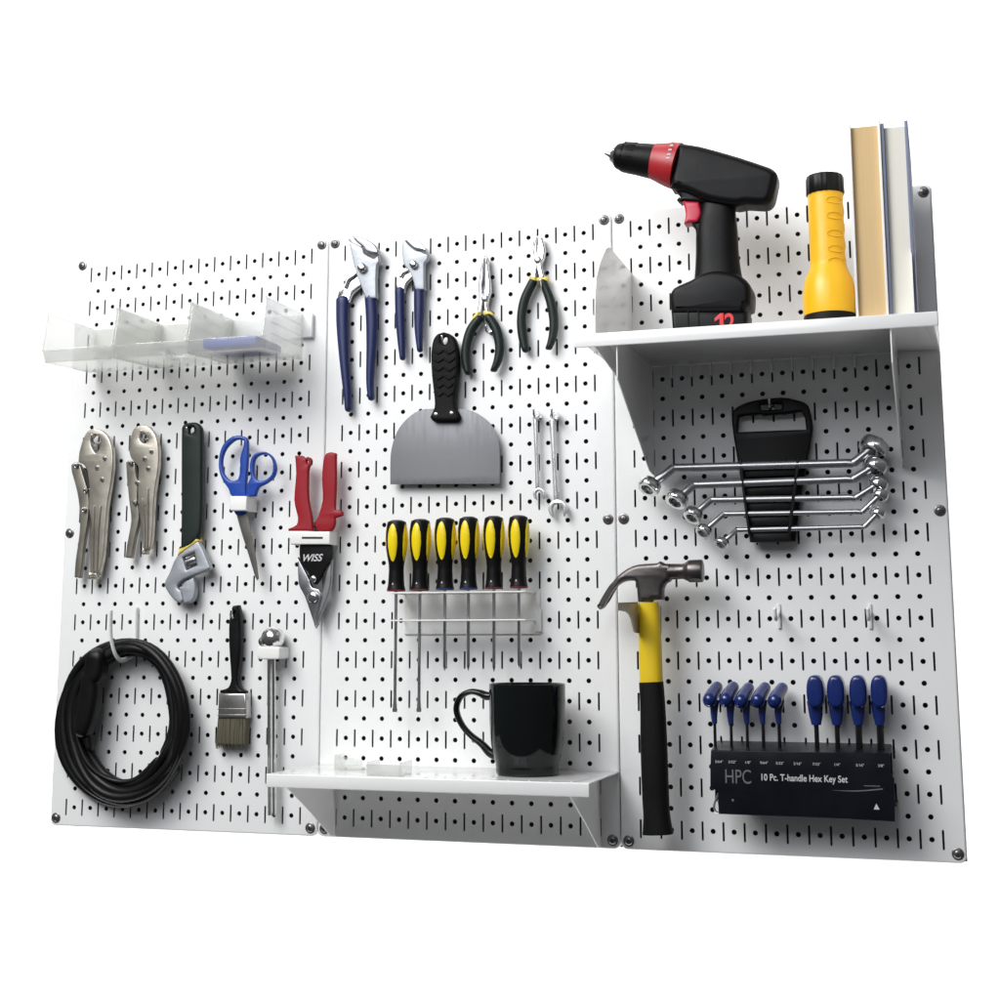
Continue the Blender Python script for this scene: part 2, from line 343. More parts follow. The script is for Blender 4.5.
part('grip', ribbon(E_, [(553,330,24),(595,440,28),(617,560,28),(612,660,26),(590,730,20)], .5, .25), M['dkgreen'], t)
# ------------------------------------------------------------------ putty knife
K_ = ZM(370, 320, 3.846)
t = thing('putty_knife', K_(290, 630, .5), 'wide putty knife with a steel blade and ribbed black handle', 'putty knife')
part('blade', G().extr(K_.out([(78,632),(79,520),(95,450),(125,398),(170,358),(215,342),(350,342),(402,354),(450,386),(484,430),(498,485),(499,630)], .55), .5, .55, .01), M['blade'], t)
hd = G().extr(K_.out([(262,50),(300,50),(326,75),(336,130),(335,210),(326,290),(326,332),(342,370),(330,388),(242,388),(228,372),(245,335),(244,290),(235,210),(232,130),(241,75)], .95), .35, .95, .16, holes=[K_.out([(283+12*math.cos(a), 76+17*math.sin(a)) for a in [2*PI*k/10 for k in range(10)]], .95)])
for y in (120, 152, 185, 218, 250, 282):
    w = 40 if y < 240 else 34
    hd.tube([K_(283+dx, y+(9 if i % 2 else -5), .96) for i, dx in enumerate((-w, -w*.5, 0, w*.5, w))], .07, .07, sides=8, n=2)
part('handle', hd, M['rubber'], t)
for x, y in ((252, 362), (312, 358)): part('rivet', disc(K_, x, y, 8, .9, 1.0), M['chrome'], t)
# ------------------------------------------------------------------ combination spanners
F_ = ZM(500, 400, 7.69)
def openend(c, R, r, ang, n=22):
    """C-shaped jaw: outer circle, slot opening towards ang"""
    L = []
    for k in range(n+1):
        a = ang+.55+(2*PI-1.1)*k/n; L.append((c[0]+R*math.cos(a), c[1]+R*math.sin(a)))
    for k in range(11):
        a = ang-PI/2*.95-(2*PI-PI*.95)*k/10; L.append((c[0]+r*math.cos(a), c[1]+r*math.sin(a)))
    return L
for ring, R1, sh0, sh1, oc, R2, ww, lab in (((265,105),31,(272,150),(290,665),(297,722),47,(19,15,17),'small polished combination spanner, thinner left one of the pair'),
                                  ((405,118),42,(400,170),(432,760),(440,838),72,(22,17,20),'larger polished combination spanner, thicker right one of the pair')):
    t = thing('spanner', F_(sh1[0], sh1[1]+100, .4), lab, 'spanner', 'spanners beside the putty knife')
    c = F_(*ring, .6); r = F_.r(*ring, R1, .6)
    part('ring_end', G().lathe((c[0], .25, c[2]), (0, 1, 0), [(0,r*.62),(0,r*.95),(.05,r),(.22,r),(.27,r*.95),(.27,r*.62)], 24, closed=True), M['brightsteel'], t)
    part('shaft', ribbon(F_, [(sh0[0], sh0[1]-12, ww[0]), ((sh0[0]+sh1[0])/2, (sh0[1]+sh1[1])/2, ww[1]), (sh1[0], sh1[1]+14, ww[2])], .4, .09), M['brightsteel'], t)
    q = F_(*oc, .55); rr_ = F_.r(*oc, R2, .55)
    part('open_end', G().extr(openend((q[0], q[2]), rr_, rr_*.56, math.radians(-83)), .28, .52, .05, n=1), M['brightsteel'], t)
# ------------------------------------------------------------------ locking pliers
A_ = ZM(60, 420, 5.555)
def locking(lab, body, hole, lever, rivets, scr, ridges, throat):
    t = thing('locking_pliers', A_(scr[0], scr[1], .4), lab, 'locking pliers', 'locking pliers at the left')
    b = G().extr(A_.out(body, .85), .5, .85, .07, holes=[A_.out(hole, .85)]); 
    part('body', b, M['nickel'], t)
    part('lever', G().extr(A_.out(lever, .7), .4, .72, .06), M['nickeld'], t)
    g = G()
    for r_ in ridges: g.tube([A_(x, y, .88) for x, y in r_], .05, .06, sides=8, n=3)
    part('channel_ridge', g, M['nickel'], t)
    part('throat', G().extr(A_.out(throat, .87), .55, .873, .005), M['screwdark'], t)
    for x, y in rivets: part('rivet', disc(A_, x, y, 12, .6, .97, seg=16), M['chrome'], t)
    x, y, w, h = scr; c = A_(x, y-h, .5); e = A_(x, y+h, .5); L = c[2]-e[2]; r = A_.r(x, y, w, .5)
    part('adjusting_screw', G().lathe((e[0], .55, e[2]), (0, 0, 1), [(0,r*.6),(.03,r*.9),(L*.3,r),(L*.35,r*.8),(L*.6,r*.8),(L*.65,r),(L*.9,r*.9),(L,r*.5)], 20, rf=lambda th, h: 1+.05*math.cos(10*th)), M['nickel'], t)
    return t
locking('larger nickel locking pliers, far left above the cord coil',
    [(150,65),(188,47),(232,60),(270,100),(290,170),(292,260),(277,380),(260,480),(250,620),(238,760),(220,845),(165,850),(165,720),(164,620),(172,580),(158,480),(160,380),(150,290),(132,250),(100,236),(105,180),(125,110)],
    [(190,82),(212,92),(226,120),(218,160),(195,184),(175,150),(170,110)],
    [(62,250),(85,232),(110,248),(135,330),(155,400),(160,480),(152,580),(132,700),(120,820),(110,878),(80,875),(86,780),(106,640),(110,520),(95,400),(65,290)],
    [(82,250),(242,213),(200,265),(228,330),(135,390),(125,497)], (190,866,30,20), [[(190,480),(185,640),(183,840)],[(225,480),(212,640),(205,840)]], [(130,265),(148,290),(160,360),(158,380),(146,350),(136,310)])
locking('smaller nickel locking pliers, between the larger pair and the adjustable wrench',
    [(410,46),(450,28),(490,36),(527,80),(545,150),(545,260),(527,380),(517,500),(512,620),(500,715),(462,722),(455,650),(442,540),(432,470),(430,350),(432,260),(402,226),(384,180),(388,110)],
    [(452,72),(478,88),(492,104),(478,124),(455,126),(440,100)],
    [(366,236),(385,224),(425,250),(434,330),(428,440),(440,540),(416,660),(396,768),(364,765),(372,690),(395,560),(385,460),(372,330)],
    [(502,175),(465,215),(383,238),(484,270),(422,348),(407,460)], (478,730,20,18), [[(458,440),(468,560),(470,700)],[(488,380),(488,540),(485,700)]], [(412,235),(425,255),(432,310),(428,330),(418,290)])
# ------------------------------------------------------------------ adjustable wrench, scissors
B_ = ZM(155, 410, 5.0)
t = thing('adjustable_wrench', B_(120, 960, .4), 'adjustable wrench with a long dark green grip, hanging head down', 'wrench')
part('grip', G().extr(B_.out([(129,92),(148,66),(195,60),(222,78),(231,110),(231,300),(230,500),(213,645),(125,700),(128,500),(128,300)], .95), .5, .95, .16, holes=[B_.out([(178+13*math.cos(a), 100+17*math.sin(a)) for a in [2*PI*k/10 for k in range(10)]], .95)]), M['dkgreen'], t)
part('collar', G().extr(B_.out([(207,632),(216,655),(110,728),(122,692)], .92), .3, .92, .1), M['yellowtrim'], t)
part('head', G().extr(B_.out([(214,655),(240,700),(276,788),(266,800),(205,822),(170,836),(140,850),(114,872),(112,890),(128,905),(140,950),(125,966),(100,955),(72,925),(45,872),(70,815),(110,728)], .9), .48, .9, .1, holes=[B_.out([(137,738),(195,710),(208,775),(156,800)], .9)]), M['castgrey'], t)
part('moving_jaw', G().extr(B_.out([(148,858),(190,838),(200,880),(196,930),(176,962),(125,967),(133,925),(118,886),(132,880)], .8), .4, .8, .08), M['castgrey'], t)
a = B_(150, 768, .5); b = B_(200, 748, .5)
part('adjusting_screw', G().tube([(a[0], .55, a[2]), (b[0], .55, b[2])], .22, .2, n=1, sides=18), M['steel'], t)
t = thing('scissors', B_(510, 850, .6), 'blue-handled scissors standing point down in a white holder', 'scissors')
part('finger_bow', G().extr(B_.out([(459,150),(440,131),(405,126),(370,138),(338,168),(318,220),(314,290),(333,350),(362,392),(382,432),(452,432),(450,390),(456,300),(461,220)], 1.0), .65, .95, .09, holes=[B_.out([(440,152),(400,148),(352,190),(331,250),(340,318),(375,353),(410,345),(422,300),(420,240),(438,180)], 1.0)]), M['blue'], t)
part('finger_bow', G().extr(B_.out([(473,290),(480,242),(508,213),(552,209),(590,238),(606,290),(592,338),(552,370),(518,388),(502,432),(454,432),(462,370),(478,335)], 1.05), .8, 1.1, .09, holes=[B_.out([(492,290),(500,245),(528,224),(565,226),(586,255),(588,308),(560,344),(520,354),(497,330)], 1.05)]), M['blue'], t)
part('handle_root', G().extr(B_.out([(384,490),(460,490),(452,512),(430,524),(402,524)], 1.0), .7, .95, .05), M['blue'], t)
part('blade', G().extr(B_.out([(405,520),(455,505),(475,590),(500,720),(516,838),(509,852),(498,830),(468,730),(430,610)], .9), .8, .87, .02), M['scblade'], t)
def holderblock(lab, Z, q, d0, d1, slots=()):
    o = G().extr(Z.out(q, d1), d0, d1, .07, n=1)
    for s_ in slots: o.extr(Z.out(s_, d1), d1-.02, d1+.006, .003, n=3, m=1)
    return tag(part('tool_holder', o, [M['whitepl'], M['screwdark']]), lab, 'tool holder', 'white pegboard tool holders')
holderblock('white square holder clasping the blue scissors', B_, [(373,430),(458,430),(456,503),(375,503)], .1, 1.4)
# ------------------------------------------------------------------ snips
Cz = ZM(280, 445, 5.263)
t = thing('tin_snips', Cz(185, 960, .6), 'tin snips with red handles pointing up, blades down', 'snips')
part('handle', G().extr(Cz.out([(80,56),(118,56),(135,68),(158,66),(163,92),(152,140),(152,280),(170,380),(176,452),(45,452),(45,440),(88,420),(95,380),(76,290),(86,150)], 1.0), .82, 1.1, .1, holes=[Cz.out([(150+7*math.cos(a), 88+14*math.sin(a)) for a in [2*PI*k/8 for k in range(8)]], 1.0)]), M['red'], t)
part('handle', G().extr(Cz.out([(240,50),(268,38),(298,45),(297,120),(298,200),(292,340),(330,348),(334,372),(292,385),(292,420),(270,453),(200,453),(184,420),(200,380),(226,290),(222,180),(228,90)], 1.0), .82, 1.1, .1), M['red'], t)
part('cover_plate', G().extr(Cz.out([(104,518),(270,518),(270,598),(236,645),(206,712),(188,735),(166,722),(148,675),(105,606)], .95), .7, .95, .03), M['black'], t)
part('blade', G().extr(Cz.out([(92,590),(108,618),(150,700),(168,748),(205,760),(218,800),(196,880),(185,966),(172,925),(130,800),(96,730)], .9), .6, .9, .07), M['steel'], t)
part('blade', G().extr(Cz.out([(272,600),(266,740),(240,830),(205,915),(188,962),(190,880),(215,800),(232,720),(246,650)], .8), .5, .8, .07), M['greysteel'], t)
part('bolt', disc(Cz, 172, 705, 17, .9, 1.1), M['chrome'], t); part('pivot_bolt', disc(Cz, 168, 801, 27, .85, 1.12), M['chrome'], t)
SNIP_TEXT = (t, Cz(112, 612, .957))
holderblock('white holder with a dark slot clasping the red snips', Cz, [(50,455),(262,455),(262,523),(55,523)], .1, 1.2, slots=[[(115,483),(225,483),(225,494),(115,494)]])
# ------------------------------------------------------------------ screwdrivers and rack
H_ = ZM(375, 505, 5.882)
def screwdriver(xt, yt, xb, yb, ring, tip_px, flat, lab):
    d = 1.3; top = H_(xt, yt, d); bot = H_(xb, yb, d); L = top[2]-bot[2]; cx = (top[0]+bot[0])/2; u = H_.r(xb, 300, 1, d)
    t = thing('screwdriver', (cx, d, bot[2]), lab, 'screwdriver', 'screwdrivers standing in the white rack')
    prof = [(0,50),(.03,51),(.06,47),(.12,44),(.30,41),(.38,43),(.48,50),(.60,57),(.72,60),(.84,59),(.92,55),(.97,52),(.995,46),(1.0,38)]
    def rad(h):
        for i in range(len(prof)-1):
            if prof[i][0] <= h <= prof[i+1][0]:
                f = (h-prof[i][0])/(prof[i+1][0]-prof[i][0]+1e-9); return (prof[i][1]*(1-f)+prof[i+1][1]*f)*u
        return prof[-1][1]*u
    hh = [(h*L, rad(h)) for h in [k/40 for k in range(41)]]; hh[-1] = (L, 30*u)
    tri = lambda th, h: 1+.03*math.cos(4*(th)) if .3*L < h else 1
    part('handle', G().lathe((cx, d, bot[2]), (0, 0, 1), hh, 32), M['black'], t)
    for k in range(4):
        th0 = math.radians(-5+90*k); g = G(); V = [((cx+(rad(.68)+.035)*math.sin(th0)), d+(rad(.68)+.035)*math.cos(th0), bot[2]+.68*L)]; nR = 5; nS = 24
        for i in range(1, nR+1):
            q = i/nR
            for s_ in range(nS):
                a = 2*PI*s_/nS; th = th0+math.radians(31)*q*math.cos(a); h = min(.68+.275*q*math.sin(a)*(1 if math.sin(a) > 0 else 1.02), .965)
                r = rad(h)+.004+.032*(1-q**4)-(.012 if q > .99 else 0); V.append((cx+r*math.sin(th), d+r*math.cos(th), bot[2]+h*L))
        F = [[0, 1+s_, 1+(s_+1) % nS] for s_ in range(nS)]
        for i in range(nR-1):
            for s_ in range(nS): F.append([1+i*nS+s_, 1+i*nS+(s_+1) % nS, 1+(i+1)*nS+(s_+1) % nS, 1+(i+1)*nS+s_])
        g.add(V, F); part('grip_inset', g, M['yellow'], t, recalc=False)
    part('collar', G().lathe((cx, d, bot[2]-.005), (0, 0, 1), [(0,46*u),(.02,51*u),(.07,52*u),(.09,50*u)], 28), M[ring], t)
    r = rad(.1)+.004
    g = G().add([(cx-.05-.03, d+r, bot[2]+.09*L), (cx+.05-.03, d+r, bot[2]+.09*L), (cx-.03, d+r, bot[2]+.12*L), (cx-.05-.03, d+r-.05, bot[2]+.09*L), (cx+.05-.03, d+r-.05, bot[2]+.09*L), (cx-.03, d+r-.05, bot[2]+.12*L)], [(0,1,2),(3,5,4),(0,3,4,1),(1,4,5,2),(2,5,3,0)])
    part('emblem', g, M['ink'], t)
    e = P0(*tip_px, d); sl = bot[2]-e[2]; rs = .085
    if flat: g = G().tube([(cx,d,bot[2]),(cx,d,e[2]+.6),(cx,d,e[2]+.35),(cx,d,e[2])], [rs,rs,.15,.12], [rs,rs,.06,.02], n=2, cap='flat')
    else: g = G().lathe((cx, d, e[2]), (0, 0, 1), [(0,.01),(.12,.05),(.25,rs),(sl,rs)], 14)
    part('shaft', g, M['steel'], t)
drv = [((125,90),(128,508),'redring',(395.5,712),True,'first screwdriver from the left in the rack, red collar, long flat shaft'),
       ((265,84),(266,504),'redring',(419.8,712),True,'second screwdriver from the left in the rack, red collar, long flat shaft'),
       ((410,76),(415,500),'bluering',(446.2,671),False,'third screwdriver from the left in the rack, blue collar'),
       ((548,70),(553,497),'bluering',(470.4,671),False,'fourth screwdriver from the left in the rack, blue collar'),
       ((695,66),(704,493),'redring',(497.4,672),False,'fifth screwdriver from the left in the rack, red collar'),
       ((840,62),(851,489),'redring',(521.5,668),False,'rightmost screwdriver in the rack, red collar')]
for a, b, ring, tip, fl, lab in drv: screwdriver(*a, *b, ring, tip, fl, lab)
t = thing('screwdriver_rack', H_(500, 700, 1), 'white metal rack with two thin ledges holding six screwdrivers', 'tool rack')
q0, q1 = H_(90, 516, 2.1), H_(882, 497, 2.1); xa, xb = q0[0], q1[0]; zt = (q0[2]+q1[2])/2-.04
m0, m1 = H_(95, 686, 2.1), H_(882, 668, 2.1); zm = (m0[2]+m1[2])/2
holes = [[((H_(b[0],b[1],1.3)[0]+H_(a[0],a[1],1.3)[0])/2+.13*math.cos(w), 1.3+.13*math.sin(w)) for w in [2*PI*k/12 for k in range(12)]] for a, b, *_ in drv]
part('top_ledge', G().extr([(xa,.1),(xb,.1),(xb,2.1),(xa,2.1)], zt-.05, zt+.02, .02, holes=holes, n=1, plane='xd'), M['whitepl'], t)
part('lower_ledge', G().extr([(xa,.1),(xb,.1),(xb,2.1),(xa,2.1)], zm-.04, zm+.03, .02, holes=holes, n=1, plane='xd'), M['whitepl'], t)
pb = H_(500, 760, .1)[2]; part('back_plate', G().rbox(xa, xb+.2, .05, .1, pb, zt+.0, .02), M['whitepl'], t)
e = H_(960, 690, .15); part('mounting_tab', G().rbox(e[0]-.16, e[0]+.16, .02, .18, pb+.1, zm+.55, .04), M['whitepl'], t)
# ------------------------------------------------------------------ cord coil
J_ = ZM(45, 620, 5.0)
t = thing('extension_cord', J_(385, 920, .8), 'coiled black extension cord hanging from a white hook', 'cord')
NL = 8; ptsL = []; rng = random.Random(3)
lay = [dict(l=62,r=705,t=112,b=918,d=.5),dict(l=92,r=690,t=125,b=900,d=.55),dict(l=75,r=700,t=105,b=908,d=1.2),dict(l=125,r=672,t=140,b=870,d=.6),dict(l=110,r=682,t=122,b=890,d=1.5),dict(l=160,r=655,t=150,b=845,d=.8),dict(l=140,r=668,t=135,b=865,d=1.4),dict(l=185,r=645,t=150,b=822,d=1.1),dict(l=215,r=640,t=155,b=805,d=.7)]
for i in range(NL*28+1):
    f = i/28; k = min(int(f), NL-1); w = f-k; a, b = lay[k], lay[min(k+1, len(lay)-1)]; w = w*w*(3-2*w)
    L = {q: a[q]*(1-w)+b[q]*w for q in a}; th = 2*PI*(f-k)+.6
    cx, rx = (L['l']+L['r'])/2, (L['r']-L['l'])/2; cy, ry = (L['t']+L['b'])/2, (L['b']-L['t'])/2
    j = 4*math.sin(3*th+k*2.1)+3*math.sin(5*th+k)
    x = cx+(rx+j)*math.cos(th)+ (18*math.sin(th)*-1 if False else 0); y = cy+(ry+j)*math.sin(th)
    x += 22*(math.sin(th) < 0)*abs(math.sin(th))**2
    ptsL.append(J_(x, y, L['d']+.12*math.sin(2*th+k)))
part('cable', G().tube(ptsL, .265, sides=12, n=2), M['cable'], t)
inner = [J_(290,260,1.5),J_(230,240,1.55),J_(170,330,1.5),J_(150,450,1.4),J_(165,600,1.4),J_(225,730,1.4),J_(330,800,1.2),J_(450,800,1.1),J_(560,700,1.0)]
part('cable_tail', G().tube(inner, .16, sides=12, n=8), M['cable'], t)
part('connector', ribbon(J_, [(262,190,44),(252,270,46),(236,300,40),(228,400,44),(208,500,42),(198,552,34)], 1.5, .55, sq=.6, sides=20), M['black'], t)
part('plug', ribbon(J_, [(205,560,24),(215,600,22),(226,640,14)], 1.4, .3), M['black'], t)
hk = G(); w = .13
hk.tube([P0(137,608,.12), P0(136.5,640,.12), P0(135,652,.2), P0(128,658,.9), P0(120,660,1.7), P0(114.5,652,2.15), P0(111,636,2.3), P0(111,611,2.35)], .13, .08, n=6, ref=(1,0,0.001), sides=10)
tag(part('cord_hook', hk, M['hookpl']), 'pale plastic hook carrying the black cord coil', 'hook')
# ------------------------------------------------------------------ brush
I_ = ZM(210, 600, 4.348)
t = thing('paintbrush', I_(90, 640, .5), 'paintbrush with black handle, tin ferrule and dark bristles', 'paintbrush')
part('handle', G().extr(I_.out([(95,25),(118,22),(127,60),(130,200),(121,300),(116,350),(128,382),(152,396),(150,410),(38,407),(40,392),(75,380),(88,340),(79,200),(79,100),(86,50)], .75), .2, .75, .16, holes=[I_.out([(103+6*math.cos(a), 62+9*math.sin(a)) for a in [2*PI*k/8 for k in range(8)]], .75)]), M['black'], t)
part('ferrule', G().extr(I_.out([(37,404),(155,406),(158,514),(33,514)], .8), .15, .82, .1, n=1), M['ferrule'], t)
g = G()
for y in (474, 500): g.tube([I_(34, y, .8), I_(158, y, .8)], .03, .04, n=1, sides=8)
part('ferrule_bead', g, M['ferrule'], t)
g = G().extr(I_.out([(36,512),(156,512),(153,632),(25,626)], .7), .22, .72, .08, n=1)
for k in range(260):
    fx = rng.random(); fd = rng.random(); dd = .2+.56*fd
    a = I_(36+119*fx, 512, dd); b = I_(24+131*fx+rng.uniform(-3, 3), 640+rng.uniform(-9, 7), dd+rng.uniform(-.05, .05)); g.tube([a, b], [.018, .008], n=1, sides=4, cap='flat')
part('bristles', g, M['bristle'], t)
# ------------------------------------------------------------------ steel rod tool
t = thing('steel_rod_tool', I_(270, 930, .4), 'long polished steel rods with a round chrome head in a white clip', 'rod tool')
c = I_(275, 172, .7); r = I_.r(275, 172, 47, .7)
part('head', G().lathe((c[0], .75, c[2]-r*.9), (0, 0, 1), [(r*(1-math.cos(PI*k/14)), r*math.sin(PI*k/14)) for k in range(15)], 28), M['chrome'], t)
c2 = I_(232, 180, .6); r2 = I_.r(232, 180, 20, .6); part('head_stub', G().lathe((c2[0], .6, c2[2]-r2), (0, 0, 1), [(r2*(1-math.cos(PI*k/10)), r2*math.sin(PI*k/10)) for k in range(11)], 20), M['steel'], t)
for x, w in ((256, 6.5), (277, 7.5)): part('rod', ribbon(I_, [(x+1, 200, w), (x+2, 600, w), (x+4, 936, w)], .55, .14, n=2, cap='flat'), M['chrome'], t)
holderblock('white round clip holding the polished steel rods', I_, [(205,208),(215,203),(292,203),(302,210),(302,252),(292,258),(215,258),(205,250)], .05, 1.25)
# ------------------------------------------------------------------ hammer
G_ = ZM(580, 550, 6.667); G2 = ZM(580, 540, 2.5)
t = thing('claw_hammer', G2(195, 750, 1.8), 'claw hammer with yellow handle and black rubber grip', 'hammer')
part('head', G().extr(G_.out([(108,375),(125,396),(148,382),(170,340),(218,262),(255,226),(300,206),(350,203),(368,212),(376,250),(382,320),(384,345),(470,347),(484,332),(550,330),(552,260),(568,222),(600,200),(600,92),(560,88),(532,74),(512,86),(400,94),(340,110),(282,145),(232,190),(190,252),(150,322)], 2.1), 1.35, 2.2, .22, seg=3), M['hammer'], t)
a = np.array(G_(585, 145, 1.8)); b = np.array(G_(820, 139, 1.8)); L = np.linalg.norm(b-a); u = G_.r(700, 140, 1, 1.8)
part('poll', G().lathe(a, b-a, [(0,54*u),(L*.2,52*u),(L*.42,50*u),(L*.52,58*u),(L*.6,72*u),(L*.64,74*u),(L*.95,75*u),(L*.985,73*u),(L,66*u)], 36), M['hammer'], t)
part('shaft', ribbon(G_, [(455,352,68),(464,500,72),(470,700,75),(476,890,76)], 1.8, .42, sq=.8, sides=20, cap='flat'), M['hyellow'], t)
part('grip', ribbon(G2, [(178,355,30),(182,420,31),(185,520,33),(189,640,33),(192,690,33),(195,735,38),(198,764,42)], 1.8, [.48,.5,.53,.52,.55,.6], sq=.8, sides=24, n=6, cap='flat'), M['rubber'], t)
def hookplate(lab, x):
    q = [onX(px, py, x)[1:] for px, py in ((617,602),(637.5,602),(639,632),(634,632),(632,619),(627,612),(617,610))]
    return q
dz = [onX(px, py, 33.45)[1:] for px, py in ((617,602.5),(637,602),(638.6,633),(634.5,632),(631.5,619),(626.5,612),(617,610.5))]
dz = [(max(.02, d), z) for d, z in dz]
t = thing('hammer_hook', (34.2, 0, dz[2][1]), 'pair of pale metal prongs carrying the hammer head', 'hook')
part('prong', G().extr(dz, 33.4, 33.5, .02, n=2, plane='dz'), M['prong'], t)
part('prong', G().extr([(d*.33, z) for d, z in dz], 34.1, 34.18, .02, n=2, plane='dz'), M['prong'], t)
part('back_plate', G().rbox(33.4, 34.18, .01, .06, dz[2][1], dz[0][1], .015), M['hookpl'], t)
# ------------------------------------------------------------------ shelves
Z1, D1, Z2, D2 = 3.667, 6.2, 23.75, 8.49
def shelf(name, lab, x0, x1, z, dep, brackets, tabs):
    t = thing(name, ((x0+x1)/2, 0, z-1), lab, 'shelf')
    slots = [[(x-.04, dep-.55), (x+.04, dep-.55), (x+.04, dep-.25), (x-.04, dep-.25)] for x in np.arange(x0+1, x1-.4, 1.0)]
    part('deck', G().extr([(x0,.03),(x1,.03),(x1,dep-.04),(x0,dep-.04)], z-.06, z, .01, holes=slots, n=1, plane='xd'), M['shelf'], t)
    part('front_lip', G().rbox(x0, x1, dep-.10, dep, z-.62, z+.002, .045), M['shelf'], t)
    for x in tabs: part('hook_tab', G().rbox(x-.05, x+.05, .0, .5, z-.75, z-.06, .02), M['shelf'], t)
    for x, prof in brackets: part('bracket', G().extr(prof, x-.03, x+.03, .012, n=2, plane='dz'), M['shelf'], t, flat=True)
    return t
def prof(pts, x): return [(min(8.3, max(.02, q[1])), q[2]) for q in (onX(px, py, x) for px, py in pts)]
lb = prof([(284,789),(311,813),(334,835)], 17); lb = [(6.0, Z1-.07), (6.0, Z1-.6), (min(5.2, lb[1][0]), lb[1][1]), (.6, lb[2][1]), (.02, lb[2][1]), (.02, Z1-.07)]
shelf('lower_shelf', 'lower white steel shelf carrying the black mug', 16.03, 31.97, Z1, D1, [(17, lb), (31, lb)], [])
b34 = prof([(614,354),(614,375),(650,471)], 34); b34 = [(b34[0][0], Z2-.07), (b34[1][0], b34[1][1]), (b34[2][0]+.1, b34[2][1]), (.02, b34[2][1]-.1), (.02, Z2-.07)]
up = prof([(589,331),(590,312),(596,278),(603,255),(609,247),(630,262)], 33)
up = [(up[0][0], Z2+.02)] + up[1:5] + [(.02, up[4][1]-.05), (.02, Z2+.02)]
lo = prof([(589,350),(614,373)], 33); low33 = [(lo[0][0], Z2-.07), (lo[0][0], Z2-.62), (lo[1][0], lo[1][1]), (.02, lo[1][1]-.6), (.02, Z2-.07)]
shelf('upper_shelf', 'upper white steel shelf carrying the cordless drill, torch and books', 32.03, 47.97, Z2, D2,
      [(34, b34), (46, b34), (33, up), (47, up), (33, low33)], [35+k for k in range(10)])
# ------------------------------------------------------------------ mug
Km = ZM(440, 670, 7.143)
fr = onZ(440+632/7.143, 670+768/7.143, Z1+.01); u = Km.r(632, 700, 1, fr[1]-1.8); rb = 218*u; dc = fr[1]-rb
cm = Km(624, 400, dc); u = Km.r(632, 400, 1, dc); hm = Km(622, 100, dc)[2]-Z1
t = thing('mug', (cm[0], dc, Z1), 'glossy black coffee mug standing on the lower shelf', 'mug')
pr = [(0,200),(.012,214),(.05,219),(.09,217),(.14,222),(.22,236),(.32,248),(.45,257),(.6,261),(.8,263),(.97,264),(1.0,262)]
prof_o = [(h*hm+.005, r*u) for h, r in pr]; prof_i = [(h*hm, (r-16)*u) for h, r in pr[::-1] if h > .1]
part('body', G().lathe((cm[0], dc, Z1), (0, 0, 1), prof_o+[(hm*1.008, 256*u)]+prof_i+[(.12*hm, 0)], 64), M['glaze'], t)
part('handle', ribbon(Km, [(372,185,26),(330,185,30),(285,165,24),(220,155,20),(155,185,20),(122,245,20),(122,310,20),(160,395,20),(220,465,21),(300,530,25),(355,590,30),(400,612,30)], dc, .26, n=5, sides=16), M['glaze'], t)
# ------------------------------------------------------------------ clear pieces on the lower shelf
f0 = onZ(361, 777, Z1); f1 = onZ(405, 775.5, Z1)
g = G(); x0, x1 = f0[0], f1[0]; df = (f0[1]+f1[1])/2; hT = onD(361, 764, df)[2]
g.box(x0, x1, df-.06, df, Z1+.004, hT); g.box(x0, x0+.05, df-1.6, df-.062, Z1+.004, hT+.1); g.box(x1-.05, x1, df-1.6, df-.062, Z1+.004, hT+.1); g.box(x0+.052, x1-.052, df-1.6, df-.062, Z1+.004, Z1+.06)
tag(part('plastic_tray', g, M['translucent'], flat=True), 'small frosted plastic tray on the lower shelf, left of the mug', 'tray')
f0 = onZ(334, 770, Z1); x0 = f0[0]; df = f0[1]; x1 = x0+1.5; hT = onD(334, 755, df)[2]
g = G(); g.extr([(x0,Z1+.004),(x1,Z1+.004),(x1,Z1+.5),(x0,hT)], df-.05, df, .01, n=1); g.box(x0, x0+.05, df-1.2, df-.052, Z1+.004, hT); g.box(x0+.052, x1, df-1.2, df-.052, Z1+.004, Z1+.05)
tag(part('plastic_scoop', g, M['bin2'], flat=True), 'faint clear plastic piece at the left end of the lower shelf', 'plastic piece')
# ------------------------------------------------------------------ drill
R_ = ZM(590, 130, 4.76); dd = 5.0
t = thing('cordless_drill', (R_(600, 900, dd)[0], dd, Z2), 'black cordless drill with red clutch ring standing on its battery', 'drill')
def rr_(pts): return [R_.r(x, y, w, dd) for x, y, w in pts]
def tb(pts, k=1., **kw): W = rr_(pts); return G().tube([R_(x, y, dd) for x, y, w in pts], W, [w*k for w in W], **kw)
part('motor_housing', G().extr(R_.out([(412,54),(520,70),(700,120),(850,170),(880,190),(890,212),(886,245),(868,318),(845,345),(815,352),(740,348),(695,356),(560,335),(460,292),(380,268),(385,180)], dd+.8), dd-.8, dd+.8, .36, seg=5), M['drillblack'], t)
part('clutch_ring', tb([(300,148,84),(330,154,92),(380,165,106),(416,172,112)], .95, sides=40, cap='flat', n=2), M['clutch'], t)
part('chuck', tb([(116,124,40),(128,125,56),(148,127,64),(166,129,66),(170,130,72),(230,139,76),(300,150,83)], 1, sides=36, cap='flat', n=4), M['drillblack'], t)
g = G()
for k in range(14):
    th = 2*PI*k/14; a = np.array(R_(160,127,dd)); b = np.array(R_(215,136,dd)); r = R_.r(190,130,72,dd)
    ax = (b-a)/np.linalg.norm(b-a); u1 = np.cross(ax, (0,1,0)); v1 = np.cross(u1, ax); o = (math.cos(th)*u1+math.sin(th)*v1)
    g.tube([a+o*r*.94, b+o*r*1.02], .035, n=1, sides=6)
part('chuck_rib', g, M['drillblack'], t)
